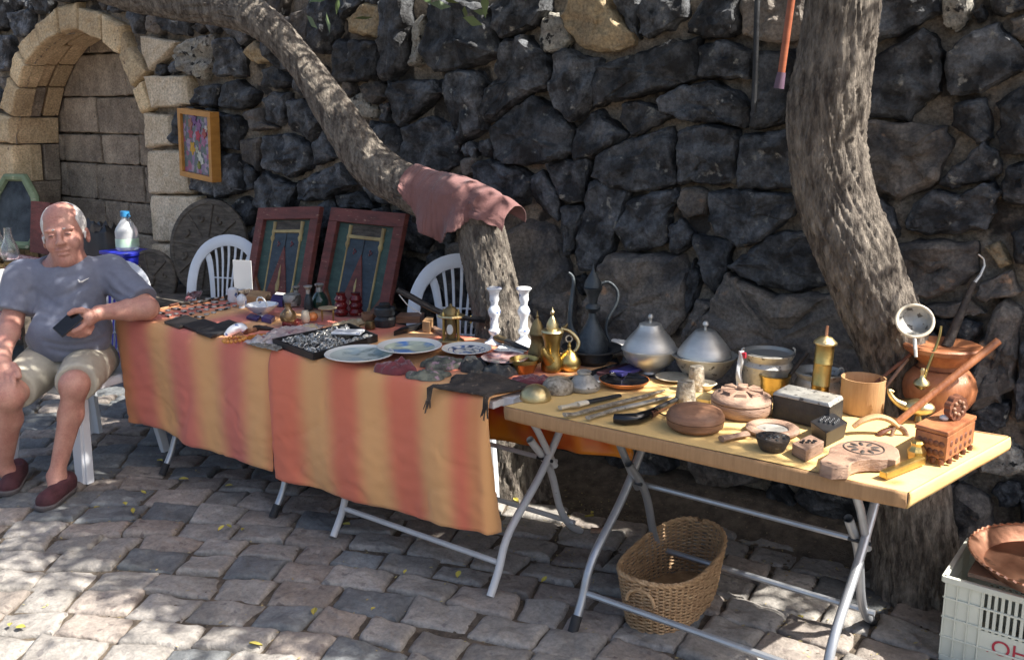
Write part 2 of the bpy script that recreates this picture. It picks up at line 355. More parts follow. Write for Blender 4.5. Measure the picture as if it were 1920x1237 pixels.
for i, (q, x, y) in enumerate(cob):
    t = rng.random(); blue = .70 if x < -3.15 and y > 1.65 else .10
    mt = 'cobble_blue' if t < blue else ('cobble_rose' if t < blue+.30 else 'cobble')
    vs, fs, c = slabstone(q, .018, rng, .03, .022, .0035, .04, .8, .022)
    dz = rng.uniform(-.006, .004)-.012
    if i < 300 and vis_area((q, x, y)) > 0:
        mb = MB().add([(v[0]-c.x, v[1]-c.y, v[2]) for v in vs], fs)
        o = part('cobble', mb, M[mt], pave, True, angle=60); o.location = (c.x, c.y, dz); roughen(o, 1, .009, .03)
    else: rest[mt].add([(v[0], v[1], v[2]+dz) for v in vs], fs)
for nme, mb in rest.items():
    if mb.v: o = part('cobblestones', mb, M[nme], pave, True, angle=60); o['kind'] = 'stuff'
# grit and dry litter in the joints and along the wall foot
gr = MB()
for i in range(2600):
    x, y = rng.uniform(-6.5, .1), rng.uniform(.9, 3.36)
    if rng.random() < .55: x, y = rng.uniform(-3.2, 0), rng.uniform(2.75, 3.36)
    s_ = rng.uniform(.002, .008); a = rng.uniform(0, pi)
    z = -.006 if y < 2.9 else -.004
    gr.ell((x, y, z), (s_*1.5, s_, s_*.7), 5, 3, Matrix.Rotation(a, 3, 'Z'))
o = solo('grit', 'small stones and dry litter lying in the paving joints', 'grit', gr, M['dirt']); o['kind'] = 'stuff'
lt = MB()
for i in range(1500):
    x, y = rng.uniform(-5, .1), rng.uniform(1.1, 3.3)
    if rng.random() < .4: x, y = rng.uniform(-2.6, -.2), rng.uniform(2.5, 3.3)
    s_ = rng.uniform(.003, .009); a = rng.uniform(0, 2*pi); d = Vector((cos(a), sin(a), rng.uniform(-.3, .3)))*s_; e = Vector((-sin(a), cos(a), rng.uniform(-.3, .3)))*s_*.4
    c = Vector((x, y, .004+rng.uniform(-.004, .004))); lt.add([c-d, c+e, c+d, c-e], [(0, 1, 2, 3)])
M['litter'] = mat('litter', (.42, .36, .15), (.24, .17, .08), 3, .8)
o = solo('leaf_litter', 'dry crumbled leaf bits caught in the paving joints', 'litter', lt, M['litter'], smooth=False); o['kind'] = 'stuff'
# ================================================================== wall
def WX(p): q = aty(p[0], p[1], WY); return (q.x, q.z)
B, G, T, L_ = 'basalt', 'basalt_grey', 'tan_stone', 'lichen_stone'
ST = [
(B, (805,10),(860,2),(925,17),(932,55),(946,100),(895,122),(845,132),(820,130),(797,108),(807,50)),
(B, (930,12),(960,-25),(1027,-30),(1025,20),(1007,47),(952,72),(945,70),(935,50)),
(L_, (1020,37),(1042,25),(1062,42),(1067,75),(1055,92),(1025,97),(1015,75)),
(T, (1077,-12),(1135,-14),(1150,20),(1185,57),(1192,85),(1162,92),(1120,97),(1087,82),(1067,55),(1061,30)),
(B, (950,80),(990,70),(1002,87),(1020,100),(1035,140),(1030,162),(995,172),(960,195),(937,220),(912,230),(907,205),(910,170),(937,145),(942,112)),
(B, (1052,100),(1070,92),(1090,105),(1122,112),(1122,135),(1115,185),(1080,225),(1045,195),(1040,155)),
(B, (927,237),(967,197),(1000,187),(1037,200),(1077,242),(1077,282),(1065,295),(980,308),(932,297)),
(B, (1082,242),(1120,207),(1180,252),(1125,292),(1083,298)),
(B, (730,155),(815,152),(830,172),(790,210),(757,235),(745,222)),
(B, (840,145),(860,135),(900,135),(912,165),(907,240),(865,267),(855,245),(842,200)),
(B, (765,240),(805,220),(840,232),(857,262),(852,308),(822,332),(785,325),(765,308)),
(B, (722,-20),(770,-20),(772,55),(757,128),(735,148),(716,150),(720,80)),
(L_, (777,45),(795,30),(793,118),(775,122)),
(B, (1202,25),(1215,-20),(1287,-20),(1287,32),(1255,52),(1220,70),(1205,65)),
(B, (1147,-15),(1197,-15),(1196,50),(1201,72),(1190,62),(1168,28)),
(B, (1292,45),(1302,20),(1340,-15),(1390,-15),(1385,50),(1375,65),(1325,70),(1290,62)),
(G, (1396,-15),(1515,-15),(1505,70),(1470,80),(1396,66)),
(B, (1127,127),(1197,100),(1270,77),(1307,77),(1312,145),(1287,155),(1200,180),(1122,197)),
(B, (1319,90),(1350,77),(1410,97),(1411,144),(1321,146)),
(B, (1425,100),(1500,95),(1490,140),(1475,225),(1417,238),(1412,215),(1420,150)),
(B, (1245,185),(1292,162),(1340,155),(1380,170),(1402,197),(1393,240),(1367,230),(1305,229),(1255,212)),
(B, (1167,195),(1200,187),(1262,218),(1187,253),(1172,230)),
(B, (1130,285),(1185,262),(1255,240),(1263,255),(1267,342),(1215,358),(1150,350),(1122,330)),
(B, (1277,250),(1330,234),(1380,243),(1385,260),(1382,345),(1335,346),(1300,339),(1274,345)),
(B, (1391,257),(1490,245),(1495,300),(1490,352),(1389,351)),
(B, (895,310),(927,300),(985,320),(997,337),(985,377),(965,390),(927,367),(895,342)),
(B, (1032,302),(1103,299),(1099,376),(1070,378),(1047,360)),
(B, (1000,330),(1026,323),(1049,365),(1048,413),(1015,392),(1002,360)),
(B, (1056,391),(1089,382),(1093,410),(1075,472),(1067,475),(1056,435)),
(B, (1112,344),(1130,334),(1180,361),(1168,415),(1125,505),(1090,500),(1087,450),(1097,395)),
(G, (945,440),(995,417),(1032,427),(1053,460),(1066,500),(1072,600),(1066,690),(955,705),(940,560)),
(B, (1182,380),(1222,363),(1266,354),(1273,372),(1253,410),(1252,453),(1220,464),(1176,466),(1168,435)),
(G, (1279,358),(1302,351),(1328,361),(1323,403),(1293,408),(1275,387)),
(B, (1334,361),(1392,358),(1505,366),(1480,405),(1430,449),(1390,459),(1356,441),(1334,412)),
(B, (1257,422),(1281,412),(1300,435),(1298,453),(1277,475),(1266,469),(1255,442)),
(B, (1304,442),(1330,444),(1372,456),(1364,497),(1341,556),(1324,530),(1314,492)),
(B, (1375,497),(1405,474),(1440,444),(1520,428),(1560,495),(1560,530),(1480,547),(1430,534),(1393,513)),
(G, (1139,504),(1163,477),(1276,482),(1292,510),(1283,537),(1284,590),(1255,625),(1190,665),(1100,660),(1112,560)),
(B, (1299,490),(1315,530),(1291,585),(1285,567),(1289,530)),
(G, (1374,516),(1395,526),(1455,555),(1550,552),(1620,560),(1640,710),(1560,735),(1330,720),(1306,650),(1332,590)),
(G, (1293,598),(1310,560),(1338,572),(1320,600),(1298,640),(1275,660)),
(B, (1650,-15),(1750,-15),(1760,25),(1727,46),(1675,69),(1635,77)),
(B, (1630,112),(1680,88),(1730,57),(1753,72),(1764,100),(1762,173),(1735,185),(1705,223),(1630,213)),
(L_, (1766,-10),(1818,-15),(1813,37),(1795,60),(1772,49)),
(B, (1854,-15),(1945,-15),(1935,15),(1867,31)),
(B, (1823,25),(1844,9),(1846,34),(1832,39)),
(B, (1779,95),(1815,67),(1875,47),(1890,65),(1922,100),(1917,130),(1840,170),(1792,178),(1780,160)),
(G, (1894,39),(1935,20),(1945,80),(1903,66)),
(B, (1792,194),(1848,183),(1858,258),(1837,266),(1788,237)),
(B, (1872,197),(1925,160),(1950,200),(1950,290),(1882,286),(1877,250)),
(G, (1615,232),(1710,234),(1770,242),(1782,275),(1768,305),(1750,344),(1690,373),(1655,354),(1612,320)),
(B, (1763,344),(1792,311),(1845,268),(1872,283),(1877,320),(1858,336),(1790,350)),
(B, (1883,346),(1892,313),(1945,297),(1950,380),(1883,381)),
(B, (1702,410),(1745,359),(1800,366),(1857,344),(1873,362),(1863,400),(1848,426),(1760,438),(1702,431)),
(B, (1628,357),(1665,386),(1685,425),(1678,443),(1660,430),(1630,392)),
(G, (1675,463),(1735,451),(1830,456),(1831,511),(1752,555),(1712,549),(1680,500)),
(T, (1852,466),(1869,454),(1895,494),(1876,500)),
(B, (1898,441),(1940,415),(1950,510),(1908,489)),
(G, (1842,531),(1899,507),(1911,549),(1851,565),(1832,554)),
(G, (1878,567),(1912,581),(1911,665),(1901,713),(1876,748),(1824,758),(1827,700),(1842,640)),
(G, (1738,574),(1815,562),(1846,588),(1820,594),(1750,592)),
(B, (1752,598),(1820,600),(1836,612),(1825,640),(1780,640)),
(B, (1918,640),(1960,600),(1970,790),(1905,790),(1908,720)),
(B, (300,22),(355,32),(350,68),(312,58)),
(G, (362,50),(386,38),(396,50),(375,64)),
(L_, (334,107),(357,77),(405,64),(405,120),(385,148),(347,130)),
(B, (411,80),(440,70),(463,105),(460,143),(409,140)),
(T, (464,100),(480,78),(513,112),(490,118),(472,113)),
(B, (492,130),(520,124),(548,155),(530,165),(496,160)),
(B, (371,166),(415,159),(410,195),(405,200),(369,196)),
(B, (421,161),(450,152),(483,175),(478,194),(450,205),(416,200)),
(B, (502,190),(520,174),(540,177),(538,223),(525,235),(507,224)),
(G, (457,213),(493,204),(503,232),(522,239),(477,245),(464,225)),
(B, (547,188),(575,187),(608,230),(585,264),(552,240)),
(B, (410,212),(449,219),(455,235),(448,280),(408,277)),
(G, (454,264),(498,259),(490,318),(457,300)),
(B, (507,256),(550,252),(585,273),(583,314),(550,330),(507,314)),
(B, (594,270),(607,249),(634,296),(597,308)),
(B, (400,285),(448,292),(458,356),(420,368),(364,354),(370,336)),
(B, (457,304),(481,322),(479,349),(467,355)),
(B, (482,341),(500,324),(560,351),(546,392),(477,388)),
(B, (564,341),(643,307),(660,345),(621,373),(568,376)),
(B, (634,366),(690,362),(704,390),(638,392)),
(B, (386,371),(418,381),(409,394),(386,389)),
(B, (424,400),(459,367),(474,390),(466,424),(436,419)),
(G, (533,38),(586,12),(584,94),(571,82)),
(B, (591,-15),(636,-15),(636,50),(619,98),(591,94)),
(T, (657,38),(690,7),(720,17),(713,69),(661,61)),
(B, (636,74),(675,77),(713,82),(708,148),(627,153),(627,105)),
(L_, (653,186),(680,174),(708,205),(703,221),(676,219)),
(B, (701,231),(749,238),(758,275),(753,316),(716,294),(693,250)),
(B, (745,397),(789,421),(806,450),(799,474),(752,464)),
(B, (742,482),(789,491),(784,560),(747,560)),
(G, (868,301),(893,292),(890,324),(871,329)),
(B, (640,-20),(718,-20),(716,8),(690,0),(655,32),(642,38)),
(G, (500,-15),(540,-15),(527,28),(502,10)),
(B, (20,25),(60,20),(60,64),(36,70)), (B, (-14,68),(24,70),(25,128),(-12,135)), (B, (72,-8),(100,-12),(95,24),(73,25)),
(B, (238,18),(282,24),(262,60),(252,64)), (B, (-10,-10),(14,-12),(16,50),(-10,60)), (B, (110,-20),(200,-25),(196,-2),(112,4)),
(B, (205,-20),(290,-25),(290,8),(238,10),(208,0)),
]
ZF = lambda p: (p[0]/2.946, p[1]/2.946)
VOUS = [[ZF(p) for p in q] for q in (
[(-40,615),(75,650),(75,795),(-40,780)], [(-40,795),(80,800),(97,1010),(-40,1010)], [(60,425),(110,490),(80,648),(15,600)],
[(105,285),(160,365),(112,482),(63,420)], [(205,150),(240,250),(160,360),(110,262)], [(205,148),(325,45),(338,190),(240,255)],
[(335,40),(440,12),(450,167),(345,186)], [(450,40),(572,76),(580,232),(455,172)], [(578,78),(690,140),(688,270),(664,305),(586,237)],
[(690,170),(722,260),(830,398),(750,482),(672,312)], [(750,490),(800,445),(845,600),(795,630)],
[(-40,1020),(98,1020),(100,1330),(-40,1330)], [(-40,1340),(100,1340),(102,1800),(-40,1800)])]
PALE = [[ZF(p) for p in q] for q in (
[(812,420),(1050,418),(1070,580),(850,598)], [(805,622),(950,636),(960,800),(822,820)], [(825,832),(1060,828),(1065,1070),(836,1070)],
[(840,1080),(1115,1080),(1108,1335),(852,1335)], [(790,195),(1000,232),(845,398),(800,300)], [(852,1345),(985,1345),(975,1500),(854,1500)],
[(856,1510),(1000,1510),(1000,1700),(858,1700)], [(860,1710),(1000,1710),(1000,1960),(862,1960)])]
OPEN = [ZF(p) for p in ((100,1900),(98,1330),(97,1010),(80,800),(76,650),(110,485),(160,362),(240,252),(335,190),(400,172),(452,170),(582,234),(668,310),(752,486),(796,630),(822,820),(836,1070),(852,1335),(858,1700),(862,1900))]
OPW = [WX(p) for p in OPEN]; OPW[0] = (OPW[1][0], .0); OPW[-1] = (OPW[-2][0], 0.0)
CELL = .01; X0, X1, Z1 = -8.6, 1.4, 2.75
nx, nz = int((X1-X0)/CELL), int(Z1/CELL)
mask = np.zeros((nx, nz), bool)
def pinpoly(px, pz, poly):
    r = np.zeros(px.shape, bool); n = len(poly)
    for i in range(n):
        (x1, z1), (x2, z2) = poly[i], poly[(i+1) % n]
        if z1 == z2: continue
        c = ((z1 > pz) != (z2 > pz)) & (px < (x2-x1)*(pz-z1)/(z2-z1)+x1); r ^= c
    return r
def raster(poly, test=False, grow=1.0):
    c0 = sum(p[0] for p in poly)/len(poly); c1 = sum(p[1] for p in poly)/len(poly)
    poly = [((p[0]-c0)*grow+c0, (p[1]-c1)*grow+c1) for p in poly]
    i0 = max(0, int((min(p[0] for p in poly)-X0)/CELL)); i1 = min(nx, int((max(p[0] for p in poly)-X0)/CELL)+2)
    j0 = max(0, int(min(p[1] for p in poly)/CELL)); j1 = min(nz, int(max(p[1] for p in poly)/CELL)+2)
    if i1 <= i0 or j1 <= j0: return 1.0
    gx, gz = np.meshgrid(X0+(np.arange(i0, i1)+.5)*CELL, (np.arange(j0, j1)+.5)*CELL, indexing='ij')
    m = pinpoly(gx, gz, poly)
    if test: return (mask[i0:i1, j0:j1] & m).sum()/max(1, m.sum())
    mask[i0:i1, j0:j1] |= m
def wall_top(x): return 1.955+.0708*max(-.53-x, -.2)+.05*noise2(x*2.2, 5)
wall = empty('stone_wall', 'tall dark basalt rubble wall with an arched limestone niche', 'wall', (0, WY, 0))
traced = [(s[0], [WX(p) for p in s[1:]]) for s in ST]
for _, p in traced: raster(p)
for q in VOUS+PALE: raster([WX(p) for p in q])
raster(OPW)
fill = []
for r0, tries in ((.17, 900), (.13, 1500), (.10, 2500), (.07, 4000), (.045, 4500)):
    for _ in range(tries):
        x = rng.uniform(X0+.1, X1-.1); z = rng.uniform(.02, 2.6)
        if z+r0*.6 > wall_top(x): continue
        if mask[int((x-X0)/CELL), int(z/CELL)]: continue
        el = rng.uniform(.75, 1.3); an = rng.uniform(0, pi); nn = rng.choice((5, 6, 6, 7)); ph = rng.uniform(0, 6)
        poly = []
        for k in range(nn):
            t = ph+2*pi*k/nn+rng.uniform(-.25, .25); rr = r0*rng.uniform(.82, 1.12)
            u, v = rr*el*cos(t), rr/el*sin(t); poly.append((x+u*cos(an)-v*sin(an), z+u*sin(an)+v*cos(an)))
        if min(p[1] for p in poly) < -.05: continue
        if raster(poly, True, 1.10) > .012: continue
        raster(poly); fill.append((rng.choices((B, G, L_, T), (74, 20, 3, 3))[0], poly))
far = {}
for i, (mt, poly) in enumerate(traced+fill):
    poly = [Vector(p) for p in poly]
    ar = sum(poly[k].x*poly[(k+1) % len(poly)].y-poly[(k+1) % len(poly)].x*poly[k].y for k in range(len(poly)))
    if ar < 0: poly = poly[::-1]
    size = sqrt(abs(ar)/2)
    c = sum(poly, Vector((0, 0)))/len(poly); poly = [c+(q-c)*1.05 for q in poly]
    h = min(.060, .018+.12*size)*rng.uniform(.75, 1.25)
    vs, fs, c = slabstone(poly, h, rng, .06, .030, .006, .04, 1.25, .020)
    px_, py_, _d = proj((c.x, WY, c.y))
    V = [(v[0]-c.x, -v[2], v[1]-c.y) for v in vs]
    if -80 < px_ < 2000 and -90 < py_ < 1237 and (i < len(traced) or size > .06):
        o = part('stone', MB().add(V, fs), M[mt], wall, True, angle=32); o.location = (c.x, 0, c.y); roughen(o, 2, .026, .045)
    else:
        far.setdefault(mt, MB()).add([(v[0]+c.x, v[1], v[2]+c.y) for v in V], fs)
for mt, mb in far.items(): o = part('stones', mb, M[mt], wall, True, angle=32); o['kind'] = 'stuff'
# mortar sheet with the opening left free, wall body behind
mo = MB(); nu, nv = 420, 100; idx = {}
gx = [X0+(X1-X0)*i/nu for i in range(nu+1)]
for j in range(nv+1):
    for i in range(nu+1):
        x = gx[i]; z = wall_top(x)*j/nv
        d = .030*noise2(x*4.5, z*4.5, 2)+.014*noise2(x*15, z*15, 4)+.006*noise2(x*33, z*33, 4)
        idx[i, j] = len(mo.v); mo.v.append((x, .036+d, z-.03 if j == 0 else z))
cxs = np.array([[(gx[i]+gx[i+1])/2 for j in range(nv)] for i in range(nu)]); czs = np.array([[wall_top(gx[i])*(j+.5)/nv for j in range(nv)] for i in range(nu)])
inside = pinpoly(cxs, czs, OPW)
for i in range(nu):
    for j in range(nv):
        if not inside[i, j]: mo.f.append((idx[i, j], idx[i+1, j], idx[i+1, j+1], idx[i, j+1]))
top = [mo.v[idx[i, nv]] for i in range(nu+1)]; b0 = len(mo.v)
mo.v += [(t[0], .62, t[2]) for t in top]+[(t[0], .62, -.1) for t in top]
for i in range(nu):
    mo.f.append((idx[i, nv], idx[i+1, nv], b0+i+1, b0+i)); mo.f.append((b0+i, b0+i+1, b0+nu+2+i, b0+nu+1+i))
part('mortar', mo, M['mortar'], wall, True, angle=60)
# arch
arch = bpy.data.objects.new('arched_niche', None); arch['label'] = 'pale limestone arch round a shallow niche'; link(arch, wall)
def archstone(poly, mt, name, h=.045):
    poly = [Vector(WX(p)) for p in poly]
    ar = sum(poly[k].x*poly[(k+1) % len(poly)].y-poly[(k+1) % len(poly)].x*poly[k].y for k in range(len(poly)))
    if ar < 0: poly = poly[::-1]
    vs, fs, c = slabstone(poly, h, rng, .10, .022, .004, .07, .35)
    o = part(name, MB().add([(v[0]-c.x, -v[2]+.015, v[1]-c.y) for v in vs], fs), M[mt], arch, True, angle=40); o.location = (c.x, 0, c.y); roughen(o, 2, .014, .04)
for q in VOUS: archstone(q, 'limestone', 'voussoir')
for k, q in enumerate(PALE): archstone(q, 'limestone_pale', 'jamb_block')
ND = .34
for i in range(len(OPW)-1):
    (xa, za), (xb, zb) = OPW[i], OPW[i+1]
    e = Vector((xb-xa, 0, zb-za)); L = e.length; t = e/L; nrm = Vector((-t.z, 0, t.x))   # outward from the opening
    mid = Vector(((xa+xb)/2, 0, (za+zb)/2)); ctr = Vector((sum(p[0] for p in OPW)/len(OPW), 0, 1.2))
    if (mid-ctr).dot(nrm) < 0: nrm = -nrm
    m = max(1, round(L/.27)); cuts = [k/m for k in range(m+1)]
    for k in range(m):
        sp = rng.choice((1.0, .45, .6)); ys = [(.0, sp*ND)] if sp == 1 else [(0, sp*ND), (sp*ND, ND)]
        for y0, y1 in ys:
            g = .004; off = rng.uniform(-.006, .006)
            A = Vector((xa, 0, za))+e*cuts[k]+t*g; Bq = Vector((xa, 0, za))+e*cuts[k+1]-t*g
            o_ = nrm*(.012+off); w_ = nrm*.09
            b = [A+o_+Vector((0, y0+g+.012, 0)), Bq+o_+Vector((0, y0+g+.012, 0)), Bq+o_+Vector((0, y1-g, 0)), A+o_+Vector((0, y1-g, 0))]
            mb = MB().hexa([q+w_ for q in b], b)
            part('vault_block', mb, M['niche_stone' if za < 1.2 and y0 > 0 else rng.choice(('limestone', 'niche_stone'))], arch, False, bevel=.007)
z = 0.0
xl, xr = OPW[1][0]-.12, OPW[-2][0]+.12
while z < 2.2:
    hh = rng.uniform(.19, .30); x = xl-rng.uniform(0, .2)
    while x < xr:
        ww = rng.uniform(.28, .62); g = .006; yy = ND+rng.uniform(0, .018)
        mb = MB(); c = Vector((x+ww/2, yy+.05, z+hh/2)); mb.box((0, 0, 0), (ww-2*g, .1, hh-2*g))
        mb.v = [tuple(a+rng.uniform(-.006, .006) for a in v) for v in mb.v]
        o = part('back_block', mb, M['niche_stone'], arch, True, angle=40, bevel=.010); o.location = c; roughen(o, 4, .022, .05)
        x += ww
    z += hh
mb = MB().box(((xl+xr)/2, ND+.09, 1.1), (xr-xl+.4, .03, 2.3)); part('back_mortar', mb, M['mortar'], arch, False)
# ================================================================== trees
def smooth_path(pts, step=.02):
    """Catmull-Rom through (x,y,z,r)"""
    P = [np.array(p, float) for p in pts]; P = [2*P[0]-P[1]]+P+[2*P[-1]-P[-2]]; out = []
    for i in range(1, len(P)-2):
        n = max(2, int(np.linalg.norm(P[i+1][:3]-P[i][:3])/step))
        for k in range(n):
            t = k/n; a, b, c, d = P[i-1], P[i], P[i+1], P[i+2]
            out.append(.5*((2*b)+(-a+c)*t+(2*a-5*b+4*c-d)*t*t+(-a+3*b-3*c+d)*t**3))
    out.append(P[-2]); return out
def bark_tube(path, n=64, step=.012, ridge=.10, seed=0, knots=()):
    sp = smooth_path(path, step); pts = [Vector(p[:3]) for p in sp]; rad = [p[3] for p in sp]
    mb = MB().tube(pts, rad, n, up=(1, 0, 0)); L = 0; vs = []
    for i, c in enumerate(pts):
        if i: L += (pts[i]-pts[i-1]).length
        for k in range(n):
            v = Vector(mb.v[i*n+k]); d = v-c; an = 2*pi*k/n; r = rad[i]
            ca, sa = cos(an), sin(an)
            tw = an+L*1.4
            q = Vector((cos(tw)*2.6, sin(tw)*2.6, L*2.2+seed))
            big = noise.noise(Vector((cos(an)*.9, sin(an)*.9, L*2.5+seed)))*.10
            rd = 1-abs(noise.noise(q*2.4+Vector((0, 0, L*3))))*2
            rd2 = 1-abs(noise.noise(Vector((cos(tw)*9, sin(tw)*9, L*5+seed))))*2.6; rd3 = 1-abs(noise.noise(Vector((cos(tw)*17, sin(tw)*17, L*11+seed))))*2
            s_ = 1+big+ridge*(rd*.35+rd2*.55+rd3*.30)+.03*noise.noise(Vector((ca*30, sa*30, L*90)))
            vs.append(c+d*s_)
    mb.v[:len(vs)] = [tuple(v) for v in vs]
    return mb
def pathY(lst): 
    out = []
    for x, y, r, Y in lst:
        p = aty(x, y, Y); out.append((p.x, p.y, p.z, r*kk(p)))
    return out
leafv = []
def leaves(centers, n, r, sd):
    q = random.Random(sd); mb = MB()
    for c in centers:
        for _ in range(int(n*c[4] if len(c) > 4 else n)):
            rr = c[3]
            if _ % 45 == 0: sub = Vector((q.gauss(0, .40)*rr+c[0], q.gauss(0, .40)*rr+c[1], q.gauss(0, .28)*rr+c[2])); sw = q.uniform(.06, .13)
            p = sub+Vector((q.gauss(0, sw), q.gauss(0, sw), q.gauss(0, sw)))
            d = Vector((q.gauss(0, 1), q.gauss(0, 1), q.gauss(0, .5))).normalized(); s = d.orthogonal().normalized()
            s = (s*cos(1.3)+d.cross(s)*sin(1.3)*q.uniform(-1, 1)).normalized()
            l, w_ = q.uniform(.03, .055)*r, q.uniform(.012, .02)*r
            mb.add([p-d*l, p+s*w_, p+d*l, p-s*w_], [(0, 1, 2, 3)])
    return mb
# leaning tree: short trunk, then a long limb bending away to the left over the stall
base = aty(962, 700, 3.02); 
t1 = empty('leaning_tree', 'leaning grey tree whose limb bends away over the covered table', 'tree', (0, 0, 0))
pt = pathY([(926, 404, 32, 3.01), (915, 400, 38, 3.01), (895, 393, 40, 3.01), (860, 382, 43, 3.0), (800, 366, 41, 3.0), (742, 338, 38, 2.98), (692, 300, 38, 2.97), (655, 250, 36, 2.96), (622, 200, 33, 2.96), (588, 150, 29, 2.95), (548, 98, 28, 2.93), (505, 52, 30, 2.9), (455, 22, 33, 2.88), (390, 8, 34, 2.86), (310, -4, 34, 2.84), (225, -22, 33, 2.82), (130, -60, 30, 2.8), (40, -130, 26, 2.75)])
ps = pathY([(950, 640, 56, 3.02), (937, 585, 47, 3.02), (924, 530, 44, 3.02), (913, 480, 43, 3.02), (903, 430, 42, 3.02), (897, 400, 36, 3.02)])
p0 = ps[0]
ps = [(p0[0]+.05, p0[1]+.01, -.05, .16), (p0[0]+.03, p0[1], .12, .135), (p0[0]+.012, p0[1], .35, .120)]+ps
part('trunk', bark_tube(ps, 110, .009, .12, 3.), M['bark'], t1, True, angle=75)
part('limb', bark_tube(pt, 90, .010, .11, 13.), M['bark'], t1, True, angle=75)
for k, (dx, dy, dz) in enumerate(((-.6, -.5, .5), (.2, -.6, .8), (-.3, .5, .9), (.8, -.2, 1.0), (.9, .4, .8))):
    s0 = Vector(pt[-1-k//2][:3]) if k < 3 else Vector(pt[-5][:3])
    part('branch', MB().tube([s0, s0+Vector((dx, dy, dz))*.5+Vector((0, 0, .1)), s0+Vector((dx, dy, dz))*1.1], [.05, .03, .012], 8), M['bark'], t1)
def shade(targets):     # crown clumps hang between the sun and the ground spots they shade
    return [(*(Vector(t[:3])+SUNV*t[3]), t[4], *(t[5:])) for t in targets]
cr1 = shade([(-4.1, 2.2, .9, 3.0, .9), (-3.9, 2.05, .5, 3.2, .85), (-4.4, 2.6, .9, 3.0, .9), (-3.5, 2.4, .6, 3.0, .6), (-3.7, 1.95, 0, 3.6, .55, 1.6), (-3.3, 2.0, 0, 3.7, .40, 2.2), (-3.0, 2.02, 0, 3.8, .36, 2.2), (-2.75, 2.0, 0, 3.9, .34, 2.4), (-2.5, 2.0, 0, 3.9, .32, 2.4), (-4.6, 1.95, 0, 3.3, .8), (-4.2, 1.75, 0, 3.8, .45),
  (-5.6, 2.6, 0, 4.2, 1.1), (-5.2, 3.2, .8, 3.4, .9), (-3.2, 2.75, .7, 2.9, .45, .5), (-3.3, 1.5, 0, 4.0, .4, .14), (-2.75, 1.6, 0, 4.0, .35, .14)])
part('crown', leaves(cr1, 800, 1.0, 5), M['leaf'], t1, False)
# straight tree at the right
t2 = empty('straight_tree', 'thick rough tree trunk rising behind the brass pots', 'tree', (0, 0, 0))
pt2 = pathY([(1692, 720, 60, 3.06), (1676, 660, 62, 3.04), (1657, 600, 66, 3.02), (1632, 540, 66, 3.01), (1606, 470, 66, 3.0), (1576, 400, 64, 3.0), (1557, 330, 64, 3.0), (1549, 260, 66, 3.0), (1553, 190, 70, 3.0), (1566, 110, 66, 3.0), (1578, 40, 64, 3.0), (1586, -40, 62, 3.0), (1590, -160, 56, 2.98)])
b2 = pt2[0]; pt2 = [(b2[0]+.10, b2[1]+.06, -.05, .15), (b2[0]+.075, b2[1]+.05, .15, .125), (b2[0]+.035, b2[1]+.02, .42, .11)]+pt2
part('trunk', bark_tube(pt2, 130, .009, .095, 9.), M['bark2'], t2, True, angle=75)
s0 = Vector(pt2[-1][:3])
for dx, dy, dz in ((-.6, -.3, .8), (.1, -.5, .9), (-.9, .2, .6), (-.2, .4, 1.1)):
    part('branch', MB().tube([s0-Vector((0, 0, .1)), s0+Vector((dx, dy, dz))*.5, s0+Vector((dx, dy, dz))*1.2], [.08, .045, .015], 8), M['bark2'], t2)
cr2 = shade([(-2.3, 2.02, 0, 3.9, .30, 2.6), (-2.1, 2.12, 0, 3.7, .26, 2.4), (-1.9, 2.08, 0, 3.8, .22, 2.0), (-1.65, 1.92, 0, 3.8, .20, 1.8), (-1.4, 1.86, 0, 3.8, .18, 1.6), (-2.3, 1.78, 0, 4.0, .2, .8), (-2.45, 1.84, 0, 4.0, .24, 2.4), (-2.2, 1.9, 0, 3.9, .22, 2.2), (-2.75, 2.6, .67, 4.2, .25, .35), (-1.35, 2.98, 0, 3.0, .16, 1.1), (-.95, 3.0, 0, 3.0, .16, 1.1)])
part('crown', leaves(cr2, 620, .9, 6), M['leaf'], t2, False)
